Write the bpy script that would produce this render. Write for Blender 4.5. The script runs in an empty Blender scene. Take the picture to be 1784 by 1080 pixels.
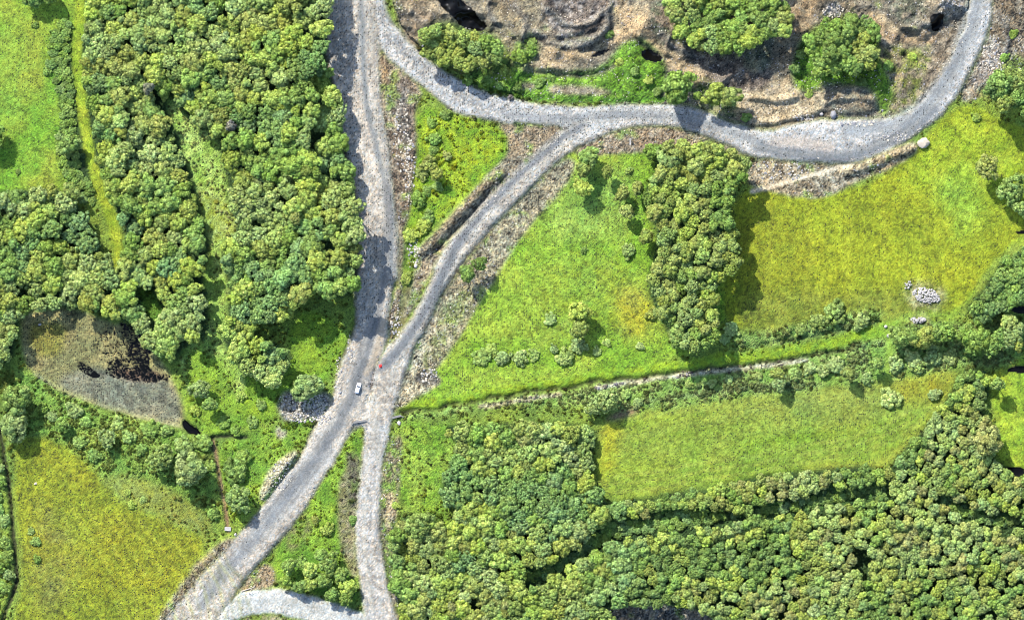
import bpy, bmesh, math, random
import numpy as np
from mathutils import Vector, Matrix
R = math.radians
S = 0.25                       # metres per unit of the survey plan (plan: x to the east, y to the south)
def W(px, py): return ((px-892)*S, (540-py)*S)

# ------------------------------------------------------------------ camera, light, exposure
sc = bpy.context.scene
cam_d = bpy.data.cameras.new('camera'); cam = bpy.data.objects.new('camera', cam_d)
sc.collection.objects.link(cam); sc.camera = cam
CAMH = 1800.0
cam.location = (0, 0, CAMH); cam.rotation_euler = (0, 0, 0)
cam_d.sensor_width = 36; cam_d.lens = 36*CAMH/(1784*S); cam_d.clip_start = 10; cam_d.clip_end = 9000
SUN_EL, SUN_AZ = R(39), R(-32)          # azimuth from +Y, clockwise
sunv = Vector((math.sin(SUN_AZ)*math.cos(SUN_EL), math.cos(SUN_AZ)*math.cos(SUN_EL), math.sin(SUN_EL)))
sl = bpy.data.lights.new('sun', 'SUN'); sl.energy = 4.2; sl.angle = R(0.6); sl.color = (1.0, 0.95, 0.87)
so = bpy.data.objects.new('sun', sl); sc.collection.objects.link(so)
so.rotation_euler = sunv.to_track_quat('Z', 'Y').to_euler(); so.location = sunv*400
wd = bpy.data.worlds.new('World'); sc.world = wd; wd.use_nodes = True
nt = wd.node_tree; bg = nt.nodes['Background']
sky = nt.nodes.new('ShaderNodeTexSky'); sky.sky_type = 'NISHITA'; sky.sun_disc = False
sky.sun_elevation = SUN_EL; sky.sun_rotation = SUN_AZ % (2*math.pi)
nt.links.new(sky.outputs[0], bg.inputs[0]); bg.inputs[1].default_value = 0.15
sc.view_settings.view_transform = 'Standard'; sc.view_settings.look = 'None'
sc.view_settings.gamma = 1; sc.view_settings.use_curve_mapping = False
sc.view_settings.exposure = 1.85
sc.cycles.filter_width = 1.0
sc.cycles.max_bounces = 5; sc.cycles.diffuse_bounces = 3

rng = np.random.default_rng(7); random.seed(7)
COL = sc.collection

# ------------------------------------------------------------------ helpers
def tag(o, label=None, cat=None, group=None, kind=None):
    if label: o['label'] = label
    if cat: o['category'] = cat
    if group: o['group'] = group
    if kind: o['kind'] = kind
    return o
def link(name, me, parent=None, mat=None):
    o = bpy.data.objects.new(name, me); COL.objects.link(o)
    if parent: o.parent = parent
    if mat and me is not None:
        me.materials.clear(); me.materials.append(mat)
    return o
def empty(name, loc, rz=0):
    o = bpy.data.objects.new(name, None); COL.objects.link(o); o.empty_display_size = .5
    o.location = loc; o.rotation_euler = (0, 0, rz); return o
def srgb(r, g, b):
    f = lambda c: (c/255/12.92 if c/255 <= .04045 else ((c/255+.055)/1.055)**2.4)
    return np.array([f(r), f(g), f(b)])
ALB = 0.285                      # from the look in full sun to base colour
def C(r, g, b, k=1.0):
    c = srgb(r, g, b); m = c.mean(); return (c*.97+m*.03)*ALB*k

_LT = {}
def lattice(scale, seed, X, Y):
    n = 512
    if seed not in _LT: _LT[seed] = np.random.default_rng(seed).random((n, n)).astype(np.float32)
    T = _LT[seed]
    u = X/scale+100.37; v = Y/scale+100.71
    i = np.floor(u).astype(int); j = np.floor(v).astype(int)
    fu = (u-i).astype(np.float32); fv = (v-j).astype(np.float32)
    fu = fu*fu*(3-2*fu); fv = fv*fv*(3-2*fv)
    a = T[i % n, j % n]; b = T[(i+1) % n, j % n]; c = T[i % n, (j+1) % n]; d = T[(i+1) % n, (j+1) % n]
    return (a*(1-fu)+b*fu)*(1-fv)+(c*(1-fu)+d*fu)*fv
def fbm(scale, seed, X, Y, octv=3):
    s = 0; a = 1; t = 0
    for k in range(octv):
        s = s+a*lattice(scale/2**k, seed+17*k, X+13*k, Y-7*k); t += a; a *= .55
    return (s/t)

# ------------------------------------------------------------------ the plan: a half metre grid
MG = 60
CELL = 0.5; STEP = CELL/S
xs = np.arange(-MG, 1784+MG+STEP, STEP); ys = np.arange(-MG, 1080+MG+STEP, STEP)
NX, NY = len(xs), len(ys)
PX, PY = np.meshgrid(xs, ys)                 # shape (NY, NX)
GX = (PX-892)*S; GY = (540-PY)*S
N2 = fbm(2.2, 1, GX, GY, 2); N5 = fbm(5, 2, GX, GY, 3); N12 = fbm(12, 3, GX, GY, 4)
N30 = fbm(30, 4, GX, GY, 4); N80 = fbm(80, 5, GX, GY, 3)
WN = rng.random((NY, NX)).astype(np.float32); WN2 = rng.random((NY, NX)).astype(np.float32)
NOI = {2: N2, 5: N5, 12: N12, 30: N30, 80: N80}
WXa = (fbm(4, 31, GX, GY, 3)-.5)*2; WYa = (fbm(4, 41, GX, GY, 3)-.5)*2
WXb = (fbm(14, 51, GX, GY, 2)-.5)*2; WYb = (fbm(14, 61, GX, GY, 2)-.5)*2

def smooth_poly(pts, it=1, closed=True):
    p = [tuple(map(float, q)) for q in pts]
    for _ in range(it):
        n = []
        m = len(p)
        rngi = range(m) if closed else range(m-1)
        if not closed: n.append(p[0])
        for i in rngi:
            a, b = p[i], p[(i+1) % m]
            n.append((a[0]*.75+b[0]*.25, a[1]*.75+b[1]*.25)); n.append((a[0]*.25+b[0]*.75, a[1]*.25+b[1]*.75))
        if not closed: n.append(p[-1])
        p = n
    return p
def inpoly(pts, X, Y):
    c = np.zeros(X.shape, bool); n = len(pts)
    for i in range(n):
        x0, y0 = pts[i]; x1, y1 = pts[(i+1) % n]
        if y0 == y1: continue
        c ^= ((y0 > Y) != (y1 > Y)) & (X < (x1-x0)*(Y-y0)/(y1-y0)+x0)
    return c
def linedist(pts, X, Y):
    d = np.full(X.shape, 1e9)
    for (x0, y0), (x1, y1) in zip(pts[:-1], pts[1:]):
        vx, vy = x1-x0, y1-y0; L = vx*vx+vy*vy+1e-9
        t = np.clip(((X-x0)*vx+(Y-y0)*vy)/L, 0, 1)
        d = np.minimum(d, np.hypot(X-x0-t*vx, Y-y0-t*vy))
    return d
def window(pts, pad):
    a = np.array(pts); x0, y0 = a.min(0)-pad; x1, y1 = a.max(0)+pad
    i0 = max(0, int((x0+MG)/STEP)); i1 = min(NX, int((x1+MG)/STEP)+2)
    j0 = max(0, int((y0+MG)/STEP)); j1 = min(NY, int((y1+MG)/STEP)+2)
    return slice(j0, max(j1, j0)), slice(i0, max(i1, i0))
def blur(a, s):
    if s <= 0: return a
    r = int(math.ceil(s*2.5)); k = np.exp(-.5*(np.arange(-r, r+1)/s)**2); k /= k.sum()
    p = np.pad(a, r, mode='edge')
    q = sum(k[i]*p[:, i:i+a.shape[1]] for i in range(2*r+1))
    return sum(k[i]*q[i:i+a.shape[0], :] for i in range(2*r+1))

CM = np.zeros((NY, NX, 3)); HT = np.zeros((NY, NX)); LAB = np.zeros((NY, NX), int)
SPK = np.zeros((NY, NX)); GR = np.zeros((NY, NX)); LUM = np.zeros((NY, NX))   # speck density, grain, lump height
LABELS = [None]
def region(name, mat): LABELS.append((name, mat)); return len(LABELS)-1
def paint(shape, c1, c2=None, sc_=5, con=2.2, soft=1.2, warp=4, warpb=0, lab=None, dz=0, speck=None, grain=None, lump=None,
          width=None, flat=False, streak=None, thr=None, alpha=1.0, it=1, hsoft=None):
    line = width is not None
    pts = smooth_poly(shape, it, closed=not line)
    w = window(pts, (width or 0)+20+abs(warpb))
    X = PX[w]+WXa[w]*warp+WXb[w]*warpb; Y = PY[w]+WYa[w]*warp+WYb[w]*warpb
    if X.size == 0: return
    m = (linedist(pts, X, Y) < width) if line else inpoly(pts, X, Y)
    if thr: m &= ((NOI[thr[0]][w]*.6+N2[w]*.25+WN[w]*.15) if len(thr) < 3 else (NOI[thr[0]][w]*.45+N2[w]*.1+WN[w]*.45)) > thr[1]
    b = m.astype(float); ms = blur(b, soft)*alpha
    if c1 is not None:
        c2 = c1 if c2 is None else c2
        t = NOI[sc_][w]
        if streak is not None:
            a = R(streak[0]); u = GX[w]*math.cos(a)+GY[w]*math.sin(a); v = -GX[w]*math.sin(a)+GY[w]*math.cos(a)
            t = t*.55+.45*fbm(streak[1], 77, u/streak[2], v, 2)
        t = np.clip((t-.5)*con+.5, 0, 1)[..., None]
        col = c1*(1-t)+c2*t
        CM[w] = CM[w]*(1-ms[..., None])+col*ms[..., None]
    if flat: HT[w] *= (1-blur(b, 3))
    if dz: HT[w] += dz*blur(b, hsoft if hsoft else max(soft, 1.6))
    if speck is not None: SPK[w] = SPK[w]*(1-ms)+speck*ms
    if grain is not None: GR[w] = GR[w]*(1-ms)+grain*ms
    if lump is not None: LUM[w] = LUM[w]*(1-ms)+lump*ms
    if lab is not None: LAB[w][m] = lab

# ------------------------------------------------------------------ ground materials
def gmat(name, bump=.5, bs=3.0, rough=.95, vary=.35, hue=(1.06, 1.0, .9)):
    m = bpy.data.materials.new(name); m.use_nodes = True; t = m.node_tree; N = t.nodes; L = t.links
    p = N['Principled BSDF']; p.inputs['Roughness'].default_value = rough
    p.inputs['Specular IOR Level'].default_value = .2
    a = N.new('ShaderNodeAttribute'); a.attribute_name = 'ground_colour'
    tc = N.new('ShaderNodeNewGeometry')
    n1 = N.new('ShaderNodeTexNoise'); n1.inputs['Scale'].default_value = bs; n1.inputs['Detail'].default_value = 4
    n2 = N.new('ShaderNodeTexNoise'); n2.inputs['Scale'].default_value = .35; n2.inputs['Detail'].default_value = 5
    L.new(tc.outputs['Position'], n1.inputs['Vector']); L.new(tc.outputs['Position'], n2.inputs['Vector'])
    mr = N.new('ShaderNodeMapRange'); mr.inputs['From Min'].default_value = .3; mr.inputs['From Max'].default_value = .7
    mr.inputs['To Min'].default_value = 1-vary; mr.inputs['To Max'].default_value = 1+vary
    L.new(n1.outputs[0], mr.inputs[0])
    mx = N.new('ShaderNodeMix'); mx.data_type = 'RGBA'; mx.blend_type = 'MULTIPLY'; mx.inputs[0].default_value = 1
    L.new(a.outputs['Color'], mx.inputs[6]); L.new(mr.outputs[0], mx.inputs[7])
    mx2 = N.new('ShaderNodeMix'); mx2.data_type = 'RGBA'; mx2.blend_type = 'MULTIPLY'
    mr2 = N.new('ShaderNodeMapRange'); mr2.inputs['From Min'].default_value = .42; mr2.inputs['From Max'].default_value = .6
    L.new(n2.outputs[0], mr2.inputs[0]); L.new(mr2.outputs[0], mx2.inputs[0])
    L.new(mx.outputs[2], mx2.inputs[6]); mx2.inputs[7].default_value = (*hue, 1)
    # dark flecks (gaps between survey points, put into the colour): small round spots, as dense as the survey shows
    vo = N.new('ShaderNodeTexVoronoi'); vo.voronoi_dimensions = '2D'; vo.inputs['Scale'].default_value = 1.15
    L.new(tc.outputs['Position'], vo.inputs['Vector'])
    sr = N.new('ShaderNodeSeparateColor'); L.new(vo.outputs['Color'], sr.inputs[0])
    rr = N.new('ShaderNodeMapRange'); rr.inputs['To Min'].default_value = .14; rr.inputs['To Max'].default_value = .34; L.new(sr.outputs[1], rr.inputs[0])
    near = N.new('ShaderNodeMath'); near.operation = 'LESS_THAN'; L.new(rr.outputs[0], near.inputs[1]); L.new(vo.outputs['Distance'], near.inputs[0])
    sa = N.new('ShaderNodeMath'); sa.operation = 'MULTIPLY'; sa.inputs[1].default_value = 13.0; L.new(a.outputs['Alpha'], sa.inputs[0])
    on = N.new('ShaderNodeMath'); on.operation = 'LESS_THAN'; L.new(sr.outputs[0], on.inputs[0]); L.new(sa.outputs[0], on.inputs[1])
    both = N.new('ShaderNodeMath'); both.operation = 'MULTIPLY'; L.new(near.outputs[0], both.inputs[0]); L.new(on.outputs[0], both.inputs[1])
    mx3 = N.new('ShaderNodeMix'); mx3.data_type = 'RGBA'; L.new(both.outputs[0], mx3.inputs[0]); L.new(mx2.outputs[2], mx3.inputs[6]); mx3.inputs[7].default_value = (.006, .007, .006, 1)
    L.new(mx3.outputs[2], p.inputs['Base Color'])
    b = N.new('ShaderNodeBump'); b.inputs['Strength'].default_value = bump; b.inputs['Distance'].default_value = .25
    L.new(n1.outputs[0], b.inputs['Height']); L.new(b.outputs[0], p.inputs['Normal'])
    return m
M_grass = gmat('grass_ground', 1.0, 2.0, vary=.5)
M_field = gmat('hay_meadow', .9, 2.4, vary=.42)
M_gravel = gmat('gravel', .7, 2.6, vary=.32, hue=(1.03, 1, .97))
M_earth = gmat('bare_earth', 1.0, 1.6, vary=.4, hue=(1.05, 1, .93))
M_floor = gmat('forest_floor', 1.0, 1.6)
M_water_gap = bpy.data.materials.new('dark_water_and_gaps'); M_water_gap.use_nodes = True  # pond water, and the black filling of the survey gaps
_p = M_water_gap.node_tree.nodes['Principled BSDF']; _p.inputs['Base Color'].default_value = (.002, .002, .002, 1)
_p.inputs['Roughness'].default_value = .12; _p.inputs['Specular IOR Level'].default_value = .08

# colour swatches (as seen in full sun)
G_BRIGHT = C(132, 186, 42); G_MID = C(112, 146, 56); G_DARK = C(74, 118, 38); G_PALE = C(150, 182, 92); G_YEL = C(168, 188, 30)
E_TAN = C(196, 176, 142); E_BRN = C(136, 127, 112); E_DRK = C(88, 80, 70); E_GRY = C(160, 154, 146); E_PINK = C(168, 158, 140)
RD = C(172, 172, 176); RD2 = C(196, 194, 194); RDD = C(146, 148, 154); SHD = C(190, 180, 170)

# 0 rough ground everywhere
LABELS[0] = ('ground', M_grass)
t = np.clip((N12-.5)*2.2+.5, 0, 1)[..., None]
CM[:] = G_MID*(1-t)+C(136, 172, 62)*t
HT[:] = (N80-.5)*4+(N30-.5)*1.6+(N12-.5)*.7
LUM[:] = .5; SPK[:] = .008; GR[:] = .3

L_nwm = region('meadow', M_field); L_cm = region('meadow', M_field); L_ef = region('field', M_field)
L_sef = region('field', M_field); L_swf = region('field', M_field); L_rf = region('field', M_field); L_ff = region('forest_floor', M_floor)
L_gl = region('clearing', M_grass); L_st = region('grass_strip', M_grass)
L_q = region('quarry_ground', M_earth); L_mud = region('mudflat', M_earth); L_wat = region('water', M_water_gap)
L_gap = region('water', M_water_gap)  # holes in the survey, stood in by black sheets named like the pond
L_path = region('path', M_earth); L_ditch = region('ditch', M_earth); L_bank = region('earth_bank', M_earth)
L_ra = region('road', M_gravel); L_rb = region('road', M_gravel); L_rc = region('road', M_gravel); L_rd = region('road', M_gravel); L_re = region('road', M_gravel)
L_ver = region('gravel_verge', M_earth)

# --- meadows and fields
paint([(-90,-90),(138,-90),(132,60),(120,100),(118,190),(140,300),(120,345),(-90,345)], C(120,176,44), C(146,176,58), 12, 2.4, 2, 3, 8, L_nwm, speck=.016, grain=.5, lump=.18)
paint([(-90,60),(60,40),(80,160),(30,230),(-90,240)], C(150,180,60), C(128,170,60), 5, 2, 8, 4, 10, alpha=.6)
CMEAD = [(1000,262),(1090,268),(1150,262),(1260,300),(1290,400),(1275,500),(1260,590),(1130,640),(1020,662),(760,700),(735,712),(740,680),(765,640),(790,600),(830,530),(880,450),(930,370),(985,290)]
paint(CMEAD, C(124,172,38), C(152,190,60), 12, 2.6, 1.5, 4, 4, L_cm, speck=.022, grain=.6, lump=.3)
paint([(930,500),(1010,420),(1120,470),(1150,560),(1080,600),(960,600)], C(134,168,40), C(120,166,56), 5, 2.5, 8, 5, 20, alpha=.7)
paint([(1070,500),(1110,490),(1145,540),(1120,590),(1070,570)], C(178,186,46), C(150,160,56), 5, 2.5, 5, 5, 10, alpha=.8)
paint([(1010,280),(1110,300),(1110,400),(980,420),(940,380)], C(124,172,72), C(150,190,90), 5, 2.5, 8, 5, 10, alpha=.6)
EF = [(1300,325),(1400,345),(1470,335),(1540,310),(1600,260),(1640,205),(1690,180),(1730,200),(1850,250),(1850,390),(1780,410),(1735,450),(1690,520),(1660,560),(1560,568),(1420,560),(1300,575),(1262,560),(1262,490),(1280,440),(1275,370)]
paint(EF, C(134,149,24), C(156,173,32), 12, 2.8, 1.5, 3, 4, L_ef, speck=.005, grain=.55, lump=.16, streak=(100, 3, 9))
paint([(1560,330),(1640,230),(1700,180),(1784,230),(1784,400),(1700,330),(1640,330)], C(140,176,34), C(166,186,48), 5, 2.2, 8, 4, 10, alpha=.75)
paint([(1620,310),(1690,290),(1720,360),(1690,430),(1640,380)], C(136,182,52), C(150,190,66), 5, 2.2, 7, 4, 10, alpha=.7)
paint([(1300,340),(1380,350),(1420,480),(1400,550),(1290,560),(1280,400)], C(144,152,28), C(128,142,30), 5, 2, 10, 4, 14, alpha=.7, streak=(70,3,9))
paint([(1285,500),(1420,520),(1600,500),(1660,540),(1560,570),(1300,590)], C(110,128,44), C(140,150,56), 5, 2.6, 5, 4, 10, alpha=.7, lump=.35)
SEF = [(1045,735),(1110,722),(1280,690),(1420,678),(1580,655),(1665,640),(1668,670),(1640,715),(1600,750),(1560,790),(1530,812),(1420,810),(1330,832),(1200,850),(1120,862),(1060,872),(1035,830),(1040,770)]
paint(SEF, C(128,164,40), C(148,176,66), 12, 2.6, 1.5, 2, 3, L_sef, speck=.016, grain=.5, lump=.12, streak=(8, 2.5, 12))
paint([(1048,740),(1080,735),(1075,780),(1066,830),(1045,838)], C(186,188,30), C(160,182,38), 5, 2, 4, 3, 6, alpha=.85)
paint([(1060,800),(1180,800),(1300,790),(1480,760),(1620,720),(1560,785),(1420,800),(1200,840),(1060,865)], C(118,160,34), C(136,172,44), 12, 2.4, 9, 3, 6, alpha=.8, streak=(10,2,12))
paint([(1560,700),(1560,665),(1664,642),(1660,680),(1620,705)], C(166,172,36), C(146,164,50), 5, 2, 4, 3, 6, alpha=.8)
paint([(1340,690),(1520,672),(1600,690),(1500,730),(1300,720),(1200,730)], C(152,166,92), C(142,164,70), 12, 2, 10, 3, 6, alpha=.55)
paint([(1400,808),(1530,806),(1600,755),(1660,700),(1650,730),(1560,800),(1530,818),(1400,818)], C(172,180,60), C(160,180,60), 5, 2, 3, 3, 3, alpha=.8)
SWF = [(25,790),(35,762),(90,765),(130,785),(170,830),(215,870),(280,900),(340,925),(362,950),(330,1000),(290,1060),(270,1150),(15,1150),(22,1080),(40,1000),(30,900)]
paint(SWF, C(132,142,30), C(156,164,34), 5, 2.6, 1.5, 3, 4, L_swf, speck=.02, grain=.65, lump=.16, streak=(128, 1.6, 10))
paint([(60,860),(110,900),(150,960),(120,1040),(60,1080),(45,980)], C(150,142,70), C(140,136,44), 5, 2.6, 8, 4, 10, alpha=.6)
paint([(150,900),(260,930),(330,960),(300,1040),(220,1060),(160,1000)], C(172,174,28), C(132,140,30), 2, 3.2, 8, 4, 10, alpha=.85, streak=(140,1.4,14))
paint([(60,770),(170,850),(150,870),(60,800)], C(128,130,30), C(160,150,30), 5, 2, 6, 4, 10, alpha=.7)
RF = [(1722,690),(1735,640),(1784,600),(1850,600),(1850,840),(1784,822),(1745,812),(1728,785),(1742,750)]
paint(RF, C(134,176,40), C(160,190,50), 5, 2.4, 1.5, 3, 4, L_rf, speck=.008, grain=.5, lump=.2)
# south field east of the straight road, triangles
paint([(690,735),(760,735),(830,745),(800,800),(775,850),(790,890),(770,935),(720,900),(692,860),(695,790)], C(112,162,40), C(142,180,62), 5, 2.8, 2, 4, 6, speck=.006, lump=.40, grain=.6)
paint([(735,870),(790,880),(790,960),(760,985),(730,960)], C(136,178,50), C(108,152,48), 5, 2.8, 3, 4, 6, lump=.55)
paint([(614,750),(632,750),(630,820),(622,873),(617,927),(622,987),(632,1042),(600,1050),(520,1026),(470,1000),(482,955),(545,870),(570,825)], C(100,152,40), C(136,180,52), 5, 2.6, 1.5, 4, 2, speck=.006, lump=.45)
paint([(725,185),(790,200),(850,212),(885,235),(885,265),(850,300),(800,350),(745,400),(715,450),(705,400),(715,330),(728,270)], C(110,164,36), C(156,190,40), 5, 2.6, 1.5, 4, 2, speck=.02, lump=.45)
paint([(790,240),(870,235),(870,270),(820,310),(780,300)], C(166,192,24), C(140,180,40), 2, 2.6, 3, 4, 2)
paint([(505,545),(560,545),(600,580),(603,610),(580,650),(550,680),(500,690),(480,740),(330,760),(320,640),(400,640),(500,660)], C(140,182,44), C(108,156,40), 5, 2.4, 2, 4, 4, speck=.004, lump=.4)
paint([(0,690),(0,645),(60,650),(120,690),(230,735),(330,755),(370,780),(380,900),(360,925),(280,890),(215,860),(150,800),(95,760),(35,758),(20,740)], C(112,160,58), C(140,178,74), 5, 2.6, 2, 4, 4, speck=.004, lump=.8)
paint([(170,830),(260,830),(370,900),(360,935),(280,900),(220,880)], C(150,170,66), C(130,150,70), 2, 2.6, 3, 4, 6, lump=.4)
paint([(375,765),(480,740),(540,745),(545,752),(500,790),(450,870),(405,925),(385,850)], C(108,158,48), C(136,178,54), 5, 2.6, 2, 4, 2, lump=.5)
# verges and hedge strip along the sand path
paint([(700,712),(860,690),(1020,662),(1140,648),(1300,625),(1540,570),(1600,560),(1700,560),(1784,560),(1784,640),(1660,640),(1540,662),(1400,680),(1280,692),(1110,722),(1000,700),(850,712),(700,735)], C(120,166,66), C(150,186,96), 5, 2.6, 2, 4, 3, speck=.004, lump=.8)
paint([(705,712),(860,686),(1015,662),(1120,645),(1245,630),(1400,606),(1545,572)], C(152,190,34), C(122,168,40), 2, 2.6, 1.6, 5, 4, width=11, lump=.34, speck=.003)
paint([(1290,600),(1380,585),(1470,562),(1520,552)], C(110,160,72), C(150,186,96), 2, 2.6, 3, 4, 0, width=13, lump=1.0)
paint([(1545,572),(1600,545),(1670,555),(1720,480),(1784,418),(1800,408)], C(140,180,46), C(150,180,70), 5, 2.2, 2, 3, 0, width=7, lump=.2)
paint([(1548,575),(1552,620),(1545,660)], C(146,186,66), None, 5, 2.2, 2, 3, 0, width=6, lump=.15)

# --- woods: floor
W_NW = [(147,-90),(586,-90),(586,0),(574,37),(571,83),(583,123),(583,160),(602,187),(606,233),(604,277),(624,317),(634,360),(634,440),(626,505),(594,523),(563,512),(535,508),(529,527),(489,565),(446,553),(440,590),(486,600),(512,620),(499,647),(483,670),(463,673),(400,627),(380,575),(397,538),(383,460),(388,423),(413,397),(393,353),(387,310),(370,293),(367,243),(320,222),(293,177),(312,235),(320,267),(333,300),(347,353),(362,400),(367,453),(350,483),(363,520),(363,593),(323,603),(312,626),(285,625),(262,603),(228,568),(187,548),(130,536),(60,540),(38,546),(30,600),(20,638),(-90,640),(-90,335),(60,330),(115,335),(150,370),(180,440),(200,466),(217,443),(217,403),(195,362),(180,335),(163,285),(153,240),(145,190),(143,130),(134,90),(149,50)]
W_C = [(1135,252),(1180,248),(1240,252),(1280,268),(1303,285),(1303,300),(1285,320),(1278,340),(1266,365),(1275,387),(1290,407),(1279,427),(1287,460),(1270,477),(1245,493),(1237,510),(1250,527),(1250,573),(1238,605),(1212,613),(1178,605),(1162,587),(1139,533),(1125,493),(1142,443),(1145,400),(1125,373),(1120,330),(1150,290),(1125,265)]
W_N = [(1158,-90),(1345,-90),(1345,0),(1372,15),(1372,60),(1350,66),(1330,70),(1292,92),(1270,98),(1239,90),(1202,90),(1170,68),(1160,20)]
W_P = [(1401,67),(1428,43),(1465,30),(1521,33),(1533,60),(1521,90),(1521,117),(1498,130),(1465,127),(1448,133),(1421,140),(1405,123),(1401,93)]
W_B = [(730,73),(743,55),(773,46),(809,63),(846,63),(873,83),(884,107),(859,113),(829,130),(779,120),(739,100)]
W_S = [(770,745),(800,738),(880,740),(960,735),(1030,745),(1042,753),(1032,787),(1025,843),(1059,880),(1079,873),(1119,870),(1159,860),(1200,856),(1259,847),(1302,833),(1348,824),(1388,823),(1455,817),(1518,809),(1541,828),(1558,800),(1571,787),(1608,747),(1631,720),(1655,690),(1670,650),(1700,640),(1726,655),(1722,690),(1710,705),(1722,735),(1741,753),(1738,780),(1725,790),(1748,815),(1784,837),(1870,840),(1870,1150),(1250,1150),(1250,1078),(1225,1062),(1182,1054),(1105,1056),(1082,1050),(1055,1066),(1050,1150),(700,1150),(699,1053),(688,1037),(680,1020),(688,1000),(681,970),(681,940),(690,915),(715,893),(755,905),(783,920),(796,887),(783,880),(766,853),(780,812),(800,780)]
W_E = [(1790,425),(1738,460),(1721,493),(1683,533),(1682,548),(1715,563),(1741,547),(1755,530),(1850,520),(1850,420)]
W_H = [(118,30),(92,90),(97,150),(112,200),(98,250),(112,300),(135,350),(165,345),(160,300),(145,220),(132,120),(126,60)]
F1c, F2c = C(44,74,34), C(66,100,44)
for wp in (W_NW, W_C, W_N, W_P, W_B, W_S, W_E, W_H):
    paint(wp, F1c, F2c, 5, 2.4, 2, 4, 0, L_ff, speck=0, grain=.4, lump=.6)
# glade and lanes
GL = [(284,168),(304,172),(336,218),(362,228),(380,240),(388,293),(398,312),(395,353),(413,397),(388,423),(385,460),(398,493),(397,540),(382,577),(400,627),(430,660),(420,700),(380,720),(330,700),(312,626),(323,603),(363,593),(363,520),(350,483),(366,453),(362,400),(347,353),(333,300),(320,267),(308,230)]
for _l in ([(905,1010),(960,985),(1010,955),(1060,915),(1130,905),(1170,890),(1270,890),(1400,878),(1480,860),(1550,850)], [(1640,870),(1700,895),(1784,898)]):
    paint(_l, C(78,128,54), C(110,158,70), 5, 2.4, 2, 4, 0, width=12, lump=.9)
paint(GL, C(140,190,72), C(172,208,104), 5, 2.4, 1.5, 3, 0, L_gl, speck=.01, lump=.5)
paint([(350,320),(395,350),(410,395),(390,425),(365,410),(352,360)], C(166,190,60), C(160,190,110), 2, 2.4, 3, 3, 0, alpha=.8)
paint([(320,620),(350,600),(400,640),(420,720),(380,760),(330,740)], C(136,180,48), C(110,156,50), 5, 2.4, 3, 3, 0)
paint([(141,-90),(141,40),(132,90),(137,140),(145,200),(157,280),(178,340),(194,380),(207,440),(203,462)], C(140,180,40), C(164,190,50), 5, 2.2, 1.2, 3, 0, L_st, width=9, speck=.003, lump=.2, hsoft=2)
paint([(240,505),(262,498),(290,560),(262,560),(245,530)], C(110,160,44), C(90,140,44), 5, 2, 2, 3, 0, L_gl)

# --- quarry ground at the north
Q = [(668,-90),(690,30),(722,75),(770,112),(830,140),(892,165),(960,180),(1060,180),(1170,178),(1215,186),(1260,205),(1325,226),(1385,213),(1430,205),(1540,206),(1585,193),(1612,165),(1640,128),(1668,80),(1684,40),(1694,-90)]
paint(Q, E_BRN, E_PINK, 12, 3.2, 1.2, 3, 0, L_q, speck=.012, grain=.5, lump=.35)
paint([(1728,-90),(1728,30),(1716,75),(1693,128),(1668,172),(1690,180),(1740,150),(1850,130),(1850,-90)], C(134,120,100), E_PINK, 5, 3, 1.2, 4, 3, L_q, speck=.004, grain=.9, lump=.4)
w = window(Q, 0); HT[w] += (LAB[w] == L_q)*((N12[w]-.5)*7+(N30[w]-.5)*5)*np.clip((200-PY[w])/90, 0, 1)
_rd = 1-np.abs(2*fbm(26, 606, GX, GY, 3)-1); HT[w] += (LAB[w] == L_q)*np.clip(_rd[w]-.72, 0, 1)*11*np.clip((190-PY[w])/60, 0, 1)
paint(Q, C(86,80,70), C(120,112,98), 5, 2.4, 1.5, 4, 4, thr=(12, .60), alpha=.8)
paint(Q, C(206,182,146), C(190,170,138), 5, 2.4, 1.5, 4, 4, thr=(30, .56), alpha=.6)
paint(Q, C(96,132,50), C(130,150,66), 5, 2.4, 1.0, 4, 4, thr=(5, .66), alpha=.9, lump=.7)
# mottles
paint([(690,20),(740,10),(800,50),(740,70),(725,90),(700,60)], C(110,104,92), C(146,130,110), 2, 3, 2, 5, 0)
paint([(820,-50),(940,-50),(945,60),(890,65),(850,45)], C(170,156,128), C(134,124,106), 5, 3, 3, 4, 0)
paint([(940,-50),(1070,-50),(1060,40),(1030,70),(950,65)], C(124,112,104), C(164,154,148), 2, 3.2, 3, 4, 0)
paint([(1020,95),(1065,50),(1085,15),(1115,10),(1130,60),(1150,95),(1200,110),(1270,150),(1270,165),(1180,125),(1120,90),(1080,70),(1040,85),(960,108),(940,90)], C(200,172,132), C(184,160,130), 5, 2, 2, 3, 0)
paint([(960,60),(1040,62),(1030,80),(975,80)], C(186,182,180), C(140,150,110), 2, 3, 2, 3, 0)
paint([(1060,-20),(1100,-20),(1095,12),(1070,20)], C(200,192,184), C(170,150,130), 2, 3, 2, 3, 0)
paint([(1130,0),(1160,0),(1165,60),(1200,92),(1160,90),(1135,60)], C(110,120,96), C(140,126,112), 2, 3, 2, 4, 0)
paint([(900,60),(945,70),(930,115),(890,110)], C(96,132,52), C(130,150,70), 2, 2.6, 2, 4, 0, lump=.7)
for tr_ in ([(1085,5),(1078,45),(1050,80),(1000,98),(950,98)], [(1112,25),(1122,75),(1175,108),(1235,130),(1268,158)], [(1392,60),(1376,100),(1366,140),(1345,165)], [(1520,28),(1565,58),(1600,68),(1645,62)], [(1395,30),(1360,75),(1345,110)]):
    paint(tr_, C(222,196,156), C(198,172,136), 5, 2.0, 1.6, 4, 5, width=10, grain=.3, lump=.1, alpha=.95)
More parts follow.
